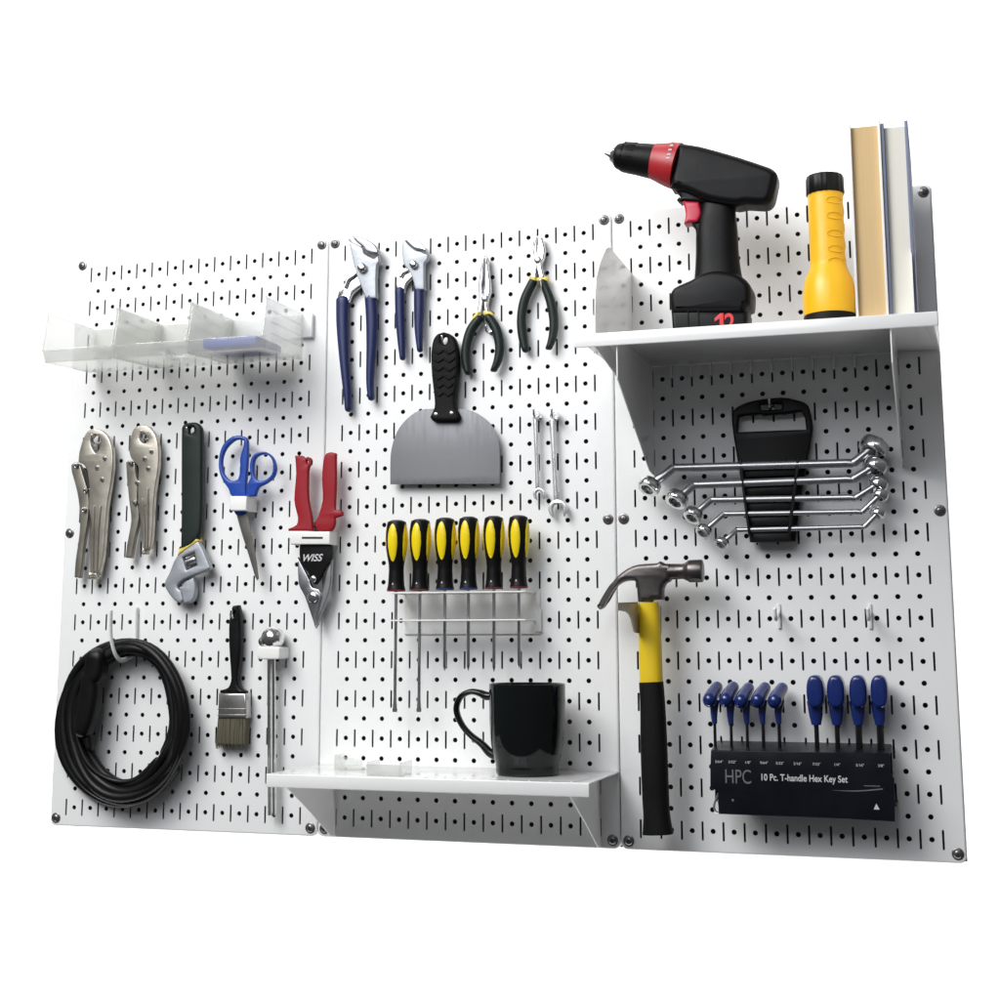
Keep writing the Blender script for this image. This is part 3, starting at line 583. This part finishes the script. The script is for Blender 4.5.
part('chuck_nose', tb([(70,109,6),(84,113,11),(98,118,14),(112,121,18)], 1, sides=20, cap='flat', n=2), M['greysteel'], t)
part('nose_ring', tb([(104,120,33),(112,122,38),(120,123,42)], 1, sides=28, cap='flat', n=1), M['chrome'], t)
for k in range(5):
    y = (78, 100, 125, 148, 165)[k]; x = (412, 410, 405, 400, 396)[k]; th = math.asin(max(-1, min(1, (165-y)/112)))
    c = R_(x-4, y, dd); r = R_.r(400, 160, 106, dd)*.95*math.cos(th)+.03
    g = G().box(c[0]-.10, c[0]+.06, dd+r-.02, dd+r+.012, c[2]-.04, c[2]+.04); part('torque_mark', g, M['ink'], t)
part('grip', tb([(612,330,75),(608,400,86),(604,480,98),(606,600,102),(610,700,112),(612,750,125)], .62, sides=24, sq=.8, n=4), M['drillblack'], t)
part('trigger', G().extr(R_.out([(440,340),(520,345),(532,400),(515,440),(448,447),(456,410),(452,375)], dd+.3), dd-.45, dd+.45, .12), M['trig'], t)
part('trigger_guard', G().extr(R_.out([(400,280),(560,300),(580,345),(440,342),(410,330),(432,318)], dd+.4), dd-.45, dd+.45, .15), M['drillblack'], t)
part('guard_base', G().extr(R_.out([(480,445),(560,430),(560,520),(505,520),(500,470)], dd+.4), dd-.4, dd+.4, .12), M['drillblack'], t)
def clampz(L, z): return [(x, max(zz, z)) for x, zz in L]
part('battery_shoe', G().extr(R_.out([(380,800),(400,752),(480,715),(530,686),(600,670),(700,686),(760,735),(766,800),(762,835),(745,842),(742,870),(388,872)], dd+.9), dd-1.1, dd+1.1, .28), M['drillblack'], t)
zb = Z2+.005; q = R_.out([(386,862),(748,862),(748,1000),(396,1000)], dd+.9); zmin = zb
g = G().extr([q[3][0:1]+(zb,), (q[2][0], zb), q[1], q[0]], dd-1.0, dd+1.0, .2, n=1)
for x in (465, 515): a = R_(x, 815, dd+1.0); b = R_(x+4, 940, dd+1.0); g.tube([a, (b[0], dd+1.0, zb+.1)], .035, n=1, sides=8)
part('battery', g, M['drillblack'], t)
def text(s, size, x, z, d, m, parent, name, sx=1., ang=0., bold=0., align='LEFT', slant=0.):
    cu = bpy.data.curves.new('txt', 'FONT'); cu.body = s; cu.size = size; cu.offset = bold; cu.extrude = .004; cu.align_x = align; cu.shear = slant
    ob = bpy.data.objects.new('txt', cu); C.objects.link(ob); bpy.context.view_layer.update()
    me = bpy.data.meshes.new_from_object(ob.evaluated_get(bpy.context.evaluated_depsgraph_get())); g = G(); ca, sa = math.cos(ang), math.sin(ang)
    g.add([(x+v.co.x*sx*ca-v.co.y*sa, d+v.co.z, z+v.co.x*sx*sa+v.co.y*ca) for v in me.vertices], [list(p.vertices) for p in me.polygons])
    bpy.data.objects.remove(ob); bpy.data.curves.remove(cu); bpy.data.meshes.remove(me)
    return part(name, g, m, parent, flat=True)
a = R_(600, 962, dd+1.01); b = R_(625, 872, dd+1.01); w_ = .09
part('number', G().extr([(b[0]-w_,a[2]),(b[0]+w_,a[2]),(b[0]+w_,b[2]),(b[0]-w_*.6,b[2]),(b[0]-.32,b[2]-.22),(b[0]-.32,b[2]-.38),(b[0]-w_,b[2]-.24)], dd+1.0, dd+1.012, .002, n=1), M['redink'], t)
a = R_(640, 962, dd+1.01); text('2', (b[2]-a[2])*1.38, a[0], a[2], dd+1.006, M['redink'], t, 'number', sx=.8, bold=.02)
text('WISS', .52, SNIP_TEXT[1][0], SNIP_TEXT[1][2], .957, M['ink'], SNIP_TEXT[0], 'white_lettering', sx=1.0, bold=.008, slant=.35)
# ------------------------------------------------------------------ torch
S_ = ZM(790, 110, 4.545); dt = 4.6
tp = S_(162, 300, dt); c0 = S_(175, 900, dt); u = S_.r(165, 500, 1, dt); xc = (tp[0]+c0[0])/2; H = tp[2]-Z2
t = thing('torch', (xc, dt, Z2), 'yellow rubber torch with black cap standing lens down', 'torch')
yz = lambda y: S_(170, y, dt)[2]-Z2
YB = max(.15, yz(906)-.32)
bz = [(YB, 118), (YB+.12, 120), (yz(860), 121), (yz(820), 118), (yz(770), 108), (yz(735), 90), (yz(715), 84)]
zz = yz(715)
for k in range(1, 40): bz.append((zz+(yz(392)-zz)*k/39, 81))
def wav(th, h):
    f = (h-zz)/(yz(392)-zz); return 1+(.035*math.sin(f*2*PI*4.2)*max(0, math.cos(th-2.6))**2 if 0 < f < .95 else 0)
part('body', G().lathe((xc, dt, Z2), (0, 0, 1), [(h, r*u) for h, r in bz]+[(yz(385), 84*u), (yz(380), 78*u)], 48, rf=wav), M['torch'], t)
g = G()
for y in (430, 500, 580, 650, 705):
    for a0 in (70,):
        pts = []
        for k in range(9):
            th = math.radians(55+30*math.sin(2*PI*k/8)); r = 81.5*u; pts.append((xc+r*math.sin(th-.35), dt+r*math.cos(th-.35), Z2+yz(y)+.16*math.cos(2*PI*k/8)))
        g.tube(pts[:-1], .035, sides=6, n=3, closed=True)
part('thumb_rib', g, M['torch'], t)
part('tail_cap', G().lathe((xc, dt, Z2), (0, 0, 1), [(yz(388), 84*u), (yz(384), 87*u), (yz(315), 86*u), (yz(303), 82*u), (yz(300), 70*u), (yz(300), 0)], 72, rf=lambda th, h: 1+.02*math.cos(18*th)), M['black'], t)
part('lens_ring', G().lathe((xc, dt, Z2), (0, 0, 1), [(.01, 112*u), (.05, 118*u), (YB-.06, 119*u), (YB, 116*u)], 48), M['rubber'], t)
# ------------------------------------------------------------------ books
def book(lab, cl, cr, pg, d0, d1, topc, topp, mc, mp, mi, topr=None):
    """cl/cr: (outer,inner) zoom x of each cover at top and bottom; standing on the shelf, fore edge out"""
    def X(v): return (S_(v[0], 80, d1)[0]+S_(v[1], 900, d1)[0])/2
    x0, x1, x2, x3 = X(cl[0]), X(cl[1]), X(cr[0]), X(cr[1]); zt = S_(300, topc, d1)[2]; zt2 = S_(420, topr, d1)[2] if topr else zt; zp = S_(340, topp, d1)[2]; z = Z2+.005
    t = thing('book', ((x0+x3)/2, (d0+d1)/2, Z2), lab, 'book', 'books standing on the upper shelf')
    part('cover', G().rbox(x0, x1, d0, d1, z, zt, .015), mc, t); part('cover', G().rbox(x2, x3, d0, d1, z, zt2, .015), mc, t)
    part('spine', G().rbox(x1+.002, x2-.002, d0, d0+.08, z, zt, .015), mc, t)
    g = G().box(x1+.004, x2-.004, d0+.1, d1-.22, z+.12, zp); part('page_block', g, mp, t, flat=True)
book('thicker tan-paged book with pale covers, beside the torch', ((265,298),(276,310)), ((402,432),(412,446)), None, 1.6, 8.0, 62, 68, M['coverw'], M['tan'], M['coverd'], 40)
book('white-paged book with slate blue covers, at the right end of the shelf', ((414,448),(430,462)), ((524,558),(540,574)), None, 1.6, 7.9, 72, 84, M['coverb'], M['cream'], M['coverd'], 58)
# ------------------------------------------------------------------ offset ring spanners and holder
N_ = ZM(720, 390, 6.25)
t = thing('spanner_holder', N_(320, 950, .6), 'black tapered plastic holder gripping five offset ring spanners', 'tool holder')
part('frame', G().extr(N_.out([(82,125),(130,90),(200,66),(300,50),(400,45),(480,60),(540,85),(562,130),(578,220),(570,300),(545,440),(522,560),(500,700),(470,945),(185,950),(150,720),(110,450),(80,270),(72,180)], .8), .35, .75, .1,
    holes=[N_.out([(250,88),(385,84),(385,117),(255,124)], .8), N_.out([(118,168),(150,158),(250,150),(268,158),(380,150),(395,150),(505,132),(528,170),(537,245),(320,252),(107,262)], .8)]), M['black'], t)
part('clip_rail', ribbon(N_, [(488,440,11),(468,600,10),(450,740,10),(432,890,10)], 1.35, .1, n=2, sides=8, sq=.5), M['black'], t)
part('clip_rail', ribbon(N_, [(128,440,9),(146,600,9),(166,760,9),(186,900,9)], 1.35, .1, n=2, sides=8, sq=.5), M['black'], t)
for y in (505, 620, 720, 815, 915):
    f = (y-440)/500; xl, xr = 135+55*f, 500-60*f; g = G(); a = N_(xl, y-22, 1.2); b = N_(xr, y+30, 1.2)
    part('ledge', g.rbox(a[0], b[0], .6, 1.15, b[2], a[2], .05), M['black'], t)
WR = [((649.5,486),10.5,(674,468),(853,463),(874,447),13,3.4),((677,499),10.5,(694,485),(853,479),(875,466),11,3.2),((693.5,515),9,(711,500),(856,497.5),(878,484),9,2.6),((704,531),7.5,(724,514),(862,511.8),(880,495),7.5,2.1),((722,543),6.5,(737,530),(864,526.8),(878,513),6.5,1.9)]
nm = ['largest offset ring spanner, top of the five in the black holder', 'second offset ring spanner from the top in the black holder', 'middle offset ring spanner of the five in the black holder', 'fourth offset ring spanner from the top in the black holder', 'smallest offset ring spanner, bottom of the five in the black holder']
for (lc, lr, b1, b2, rc, rr2, tw), lab in zip(WR, nm):
    d = 1.28; t = thing('ring_spanner', P0(lc[0], lc[1], d), lab, 'spanner', 'offset ring spanners in the black holder')
    pl = P0(*lc, d+.25); prt = P0(*rc, d-.1); th = P0.r(760, 480, tw*.72, d)*1.0
    k = lambda a, b, f: (a[0]*(1-f)+b[0]*f, a[1]*(1-f)+b[1]*f)
    path = [P0(*k(lc, b1, .1), d+.25), P0(*k(lc, b1, .6), d+.15), P0(*b1, d), P0(*k(b1, b2, .04), d), P0(*k(b1, b2, .5), d), P0(*k(b1, b2, .96), d), P0(*b2, d), P0(*k(b2, rc, .5), d-.05), P0(*k(b2, rc, .95), d-.1)]
    sh = G().tube(path, [th*2, th*1.8, th*1.9, th*1.8, th*1.8, th*1.8, th*1.9, th*1.8, th*2], [th*1.9, th*1.8, th*1.6, th*1.5, th*1.5, th*1.5, th*1.6, th*1.8, th*1.9], sides=14, n=4)
    part('shaft', sh, M['darksteel'], t)
    for (cp, r_px, ax) in ((pl, lr, (-.35, .55, -.75)), (prt, rr2, (-.45, .35, -.8))):
        r = P0.r(760, 480, r_px*1.12, d); h = r*.95; a = np.array(ax)/np.linalg.norm(ax); c = np.array(cp)-a*h/2
        pf = [(h*.02, r*.58), (0, r*.80), (h*.12, r*.95), (h*.35, r), (h*.7, r), (h*.92, r*.93), (h, r*.78), (h*.98, r*.58)]
        part('ring_end', G().lathe(c, a, pf, 36, closed=True, rf=lambda th_, h_: 1.0), M['chrome'], t)
# ------------------------------------------------------------------ hex key set
X_ = ZM(690, 660, 4.545); O_ = ZM(700, 735, 10.)
dh = 2.2
t = thing('hex_key_rack', X_(500, 720, 1), 'black rack with white lettering holding blue T-handle hex keys', 'tool rack')
tl = X_(95, 412, dh); tr = X_(908, 424, dh); zt = (tl[2]+tr[2])/2
part('front_plate', G().extr(X_.out([(95,412),(908,424),(912,515),(928,540),(932,735),(700,722),(130,700),(126,592),(92,585),(92,500)], dh), dh-.08, dh, .02, n=1), M['hexbox'], t)
keys = [(115,118,14),(189,190,14),(262,262,14),(335,335,16),(408,408,16),(578,578,17),(672,672,18),(770,770,24),(868,868,26)]
kx = []
for i, (xa_, xb_, w) in enumerate(keys): kx.append(X_(xa_, 395, 1.3)[0])
part('top_plate', G().extr([(.1, zt+.3), (dh-.09, zt-.005), (dh-.09, zt-.08), (.1, zt+.2)], tl[0], tr[0], .01, n=1, plane='dz'), M['hexbox'], t)
bz_ = X_(500, 715, dh)[2]; part('back_plate', G().rbox(tl[0]+.3, tr[0], .03, .12, bz_+.3, zt-.1, .03), M['hexbox'], t)
part('bottom_plate', G().rbox(tl[0]+.8, tr[0]+.2, .14, dh-.1, bz_+.6, bz_+.68, .02), M['hexbox'], t)
part('spring_clip', G().tube([X_(128,610,1.5), X_(110,660,1.5), X_(118,690,1.5), X_(135,685,1.5), X_(130,640,1.5)], .05, sides=8), M['steel'], t)
a = O_(602, 452, dh); b = O_(1500, 480, dh); ang = math.atan2(b[2]-a[2], b[0]-a[0])
W_ = b[0]-a[0]
tx = text('10 Pc. T-handle Hex Key Set', .42, a[0], a[2], dh+.006, M['ink'], t, 'title_lettering', sx=.80, bold=.007)
for s_, x in zip(('5/64"', '3/32"', '1/8"', '9/64"', '5/32"', '3/16"', '7/32"', '1/4"', '5/16"', '3/8"'), (190, 322, 478, 640, 798, 975, 1165, 1370, 1600, 1810)):
    p = O_(x, 268+(x-190)*.025, dh); text(s_, .165, p[0], p[2]-.05, dh+.006, M['ink'], t, 'size_marking', sx=1.05, align='CENTER')
a = O_(245, 480, dh); text('HPC', .90, a[0], a[2], dh+.006, M['dimink'], t, 'logo_lettering', sx=.72)
a = O_(345, 482, dh); text('TOOLS', .17, a[0], a[2]-.02, dh+.010, M['dimink'], t, 'logo_line', sx=.8) if False else None
p = O_(330, 655, dh); part('rivet', G().lathe((p[0], dh, p[2]), (0,1,0), [(0,.07),(.02,.06),(.03,0)], 12), M['steel'], t)
p = O_(1765, 715, dh); w_ = .13
part('triangle_mark', G().add([(p[0]-w_, dh+.004, p[2]-w_), (p[0]+w_, dh+.004, p[2]-w_), (p[0], dh+.004, p[2]+w_), (p[0]-w_, dh+.001, p[2]-w_), (p[0]+w_, dh+.001, p[2]-w_), (p[0], dh+.001, p[2]+w_)], [(0,1,2),(3,5,4),(0,3,4,1),(1,4,5,2),(2,5,3,0)]), M['ink'], t)
p = O_(1640, 508, dh); q = O_(1800, 512, dh); part('small_lettering', G().box(p[0], q[0], dh+.001, dh+.005, p[2]-.015, p[2]+.02), M['dimink'], t)
p = O_(1310, 552, dh); q = O_(1830, 545, dh); part('underline', G().extr([(p[0],p[2]),((p[0]+q[0])/2,p[2]-.03),(q[0],q[2]),(q[0],q[2]+.05),((p[0]+q[0])/2,p[2]+.02)], dh+.001, dh+.005, .001, n=3), M['dimink'], t)
order = ['first small T-handle hex key from the left, blue oval grip', 'second small T-handle hex key from the left, blue oval grip', 'third small T-handle hex key from the left, blue oval grip', 'fourth small T-handle hex key from the left, blue oval grip', 'fifth small T-handle hex key, beside the gap in the rack',
         'first large T-handle hex key, just right of the gap in the rack', 'second large T-handle hex key right of the gap', 'third large T-handle hex key right of the gap', 'last large T-handle hex key, at the right end of the rack']
heads = [(104,155,0),(178,155,0),(247,160,0),(322,158,0),(400,160,0),(572,135,1),(665,135,1),(766,140,1),(862,140,1)]
for i, ((hx, hy, big), (xa_, xb_, w), lab) in enumerate(zip(heads, keys, order)):
    d = 1.3; x = kx[i]; t = thing('hex_key', (x, d, zt-2.5), lab, 'hex key', 'blue T-handle hex keys in the black rack')
    sz = X_(hx, 285 if not big else 290, d)[2]; rw = X_.r(hx, 300, w*.5 if not big else w*.62, d)
    part('shaft', G().lathe((x, d, zt-2.4), (0, 0, 1), [(0, rw*.9), (.03, rw), (sz-(zt-2.4), rw)], 6), M['black'], t)
    if big:
        up_ = X_(hx, 205, d); W = X_.r(hx, 200, 39, d)
        part('neck', G().tube([(x, d, sz-.05), (x, d, sz+.4), (x-.03, d, up_[2]+.2)], [W*.55, W*.8, W*.95], [.2, .25, .35], n=3, cap='flat'), M['hexblue'], t)
        top = X_(hx, 68, d); bt = X_(hx, 218, d); cx_, cz_ = X_(hx, 140, d)[0], (top[2]+bt[2])/2; hh_ = (top[2]-bt[2])/2
        g = G(); n = 26
        L = [(cx_+W*math.copysign(abs(math.cos(a))**.75, math.cos(a)), cz_+hh_*math.copysign(abs(math.sin(a))**.8, math.sin(a))) for a in [2*PI*k/n for k in range(n)]]
        part('grip', g.extr(L, d-.75, d+.65, .2, n=1, seg=4), M['hexblue'], t)
    else:
        up_ = X_(hx+8, 195, d)
        part('neck', G().tube([(x, d, sz-.05), (x-.02, d, sz+.45), (up_[0], d, up_[2]+.15)], [.12, .17, .24], [.12, .17, .24], n=3, cap='flat'), M['hexblue'], t)
        a = X_(hx-15, hy+27, d+.5); b = X_(hx+18, hy-30, d-.6); m_ = X_(hx, hy, d)
        part('grip', G().tube([a, (m_[0]-.02, d, m_[2]), b], [.33, .31, .28], [.36, .33, .3], sides=18, n=4), M['hexblue'], t)
# ------------------------------------------------------------------ clear bins
Bn = ZM(30, 220, 3.226)
zT, zB = 27.6, 24.85
t = thing('bin_rail', (8, 0, 26), 'white metal rail behind the clear bins, end showing at the right', 'rail')
part('rail', G().rbox(1.6, 15.25, .04, .32, 26.35, 27.7, .05), M['shelf'], t)
blabs = ['leftmost clear plastic bin, empty and jutting past the board edge', 'middle clear plastic bin with small metal hardware inside', 'right clear plastic bin with a blue packet inside']
BW = 4.35
for k in range(3):
    x0 = 1.5+k*(BW+.08); x1 = x0+BW; t = thing('clear_bin', ((x0+x1)/2, 2, zB), blabs[k], 'bin', 'clear bins hung on the rail')
    d0, dT, dB = .35, 4.75, 5.1
    side = [(d0, zB+.25), (dB-.3, zB), (dB+.0, zB+.6), (dT+.15, zT-.9), (dT, zT-.1), (dT-.2, zT), (d0, zT+.05)]
    for x in (x0, x1-.06): part('side_wall', G().extr(side, x, x+.06, .015, n=2, plane='dz'), M['bin'], t)
    g = G(); V = [(x0+.07, d0, zB+.27), (x1-.07, d0, zB+.27), (x1-.07, dB-.3, zB+.02), (x0+.07, dB-.3, zB+.02)]; g.add(V+[(a, b, c_+.05) for a, b, c_ in V], [(0,1,2,3),(4,7,6,5),(0,4,5,1),(1,5,6,2),(2,6,7,3),(3,7,4,0)]); part('floor', g, M['bin'], t)
    g = G(); V = [(x0+.07, dB-.28, zB+.03), (x1-.07, dB-.28, zB+.03), (x1-.07, dB+.02, zB+.6), (x0+.07, dB+.02, zB+.6)]; g.add(V+[(a, b-.05, c_+.02) for a, b, c_ in V], [(0,1,2,3),(4,7,6,5),(0,4,5,1),(1,5,6,2),(2,6,7,3),(3,7,4,0)]); part('front_wall', g, M['bin'], t)
    g = G().tube([(x0+.03, dB+.03, zB+.63), (x1-.03, dB+.03, zB+.63)], .05, n=1, sides=8)
    for x in (x0+.03, x1-.03): g.tube([(x, dB+.03, zB+.63), (x, dT+.2, zT-1.2), (x, dT, zT-.1), (x, dT-.25, zT+.0), (x, d0, zT+.07)], .05, n=3, sides=8, ref=(1,0,0))
    part('rim', g, M['bin2'], t)
    g = G()
    for zr in (.9, 1.5, 2.1): g.rbox(x1-.002, x1+.035, d0+.3, dT-.5, zB+zr, zB+zr+.09, .015)
    part('moulded_rib', g, M['bin2'], t)
    part('back_wall', G().box(x0+.07, x1-.07, d0, d0+.05, zB+.33, zT+.02), M['bin'], t)
    if k == 1:
        for j in range(26):
            x = x0+1.6+rng.random()*2.3; d = 1.6+rng.random()*2; a = rng.random()*2*PI; zz_ = zB+.34+rng.random()*.2; v = (math.cos(a), math.sin(a))
            g = G().tube([(x, d, zz_), (x+.45*v[0], d+.45*v[1], zz_+rng.uniform(0, .1))], .045, n=1, sides=8)
            g.lathe((x, d, zz_), (-v[0], -v[1], 0.001), [(0,.1),(.04,.1),(.06,.05)], 10)
            tag(part('bolt', g, M['steel']), 'small loose steel bolt lying in the middle clear bin', 'bolt', 'loose bolts in the middle clear bin')
    if k == 2:
        g = G().rbox(x0+.5, x0+3.6, 1.4, 4.4, zB+.36, zB+.85, .05)
        tag(part('packet', g, M['bluebox']), 'blue packet lying in the right clear bin', 'packet')
# ------------------------------------------------------------------ wire hooks
def wire_hook(px, py, lab, up_=.45, out_=1.0, m='chrome', r=.06):
    a = P0(px, py, .75); x, z = a[0], a[2]
    g = G().tube([(x, -.3, z), (x, .1, z), (x, out_*.5, z-.12), (x, out_*.85, z-.1), (x, out_, z+up_*.4), (x, out_+.03, z+up_)], r, n=5, sides=10, ref=(1, 0, .001))
    g.lathe((x, .001, z), (0, 1, 0), [(0,.13),(.04,.13),(.05,.1)], 14)
    return tag(part('wire_hook', g, M[m]), lab, 'hook', 'small wire hooks in the pegboard')
for px, py, lab in ((95,441,'steel hook in the jaw of the larger locking pliers'), (144,437,'steel hook in the jaw of the smaller locking pliers'), (189.5,434,'steel hook in the eye of the adjustable wrench grip'),
                    (444,343,'steel hook in the eye of the putty knife handle'), (535.5,416,'steel hook carrying the smaller combination spanner'), (553.5,416,'steel hook carrying the larger combination spanner'),
                    (234,616,'steel hook in the eye of the paintbrush handle'), (770,406,'steel hook in the top slot of the black spanner holder')):
    wire_hook(px, py, lab, up_=.3, out_=1.05)
for px, py, lab in ((487,330,'wire hook between the handles of the needle nose pliers'), (541,285,'wire hook between the handles of the cutting pliers')):
    wire_hook(px, py, lab, up_=.2, out_=.9)
def white_hook(px, lab):
    a = P0(px, 612, 0); x, z = a[0], a[2]
    g = G().tube([(x, 0, z), (x, .5, z-.1), (x-.02, 1.0, z-.35), (x, 1.5, z-.3), (x, 1.7, z+.1)], .09, n=5, sides=10, ref=(1, 0, .001)); g.tube([(x, .06, z+.35), (x, .06, z-.75)], .09, .05, n=1)
    return tag(part('pegboard_hook', g, M['whitepl']), lab, 'hook', 'empty white hooks above the hex key rack')
white_hook(779, 'empty white hook above the hex keys, left one, nearer the hammer'); white_hook(870, 'empty white hook above the hex keys, right one, nearer the board edge')
# ------------------------------------------------------------------ backdrop
g = G().add([(-100, -60, -62), (100, -60, -62), (100, -60, 96), (-100, -60, 96)], [(0, 1, 2, 3)])
o = part('backdrop', g, M['backwhite']); o['kind'] = 'structure'
# ------------------------------------------------------------------ lights
import mathutils
def area(name, loc, target, sx, sy, power, col=(1, 1, 1)):
    l = bpy.data.lights.new(name, 'AREA'); l.shape = 'RECTANGLE'; l.size = sx*S; l.size_y = sy*S; l.energy = power; l.color = col
    o = bpy.data.objects.new(name, l); C.objects.link(o); o.location = to_b(loc)
    d = mathutils.Vector(to_b(target))-mathutils.Vector(to_b(loc)); o.rotation_euler = d.to_track_quat('-Z', 'Y').to_euler(); return o
area('key_light', (-12, 66, 82), (20, 0, 16), 54, 54, 57, (1, .985, .96))
area('fill_light', (10, 80, 62), (22, 0, 14), 80, 50, 34, (.92, .95, 1))
area('backdrop_light_top', (0, -14, 100), (0, -60, 70), 190, 24, 105)
area('backdrop_light_bottom', (0, -14, -66), (0, -60, -36), 190, 24, 105)
w = bpy.data.worlds.new('World'); sc.world = w; w.use_nodes = True; N = w.node_tree.nodes; L = w.node_tree.links
bg = N['Background']; bg.inputs[1].default_value = 1.0
tc = N.new('ShaderNodeTexCoord'); sp = N.new('ShaderNodeSeparateXYZ'); L.new(tc.outputs['Generated'], sp.inputs[0])
cr = N.new('ShaderNodeValToRGB'); mr = N.new('ShaderNodeMapRange'); mr.inputs[1].default_value = -1; L.new(sp.outputs[2], mr.inputs[0]); L.new(mr.outputs[0], cr.inputs[0]); L.new(cr.outputs[0], bg.inputs[0])
cr.color_ramp.elements[0].color = (.03, .03, .033, 1); cr.color_ramp.elements[1].color = (.22, .22, .22, 1); e = cr.color_ramp.elements.new(.5); e.color = (.10, .10, .105, 1)
# ------------------------------------------------------------------ camera object
cam = bpy.data.cameras.new('Camera'); co = bpy.data.objects.new('Camera', cam); C.objects.link(co); sc.camera = co
cam.sensor_width = 36; cam.sensor_fit = 'HORIZONTAL'; cam.lens = FOC/1000*36; cam.shift_x = (500-PX)/1000; cam.shift_y = (PY-500)/1000
cam.clip_start = .05; cam.clip_end = 50
R3 = np.stack([RW[0], -RW[1], -RW[2]], 1)   # columns: camera x, y(up), z(back) in world
mw = mathutils.Matrix.Identity(4)
for i in range(3):
    for j in range(3): mw[i][j] = R3[i][j]
    mw[i][3] = CAM[i]*S
co.matrix_world = mw
sc.render.engine = 'CYCLES'; sc.cycles.max_bounces = 8; sc.cycles.transparent_max_bounces = 24; sc.cycles.caustics_reflective = False; sc.cycles.caustics_refractive = False
sc.view_settings.view_transform = 'Standard'; sc.view_settings.look = 'None'; sc.view_settings.exposure = 0; sc.view_settings.gamma = 1
sc.render.resolution_x = 1024; sc.render.resolution_y = 1024
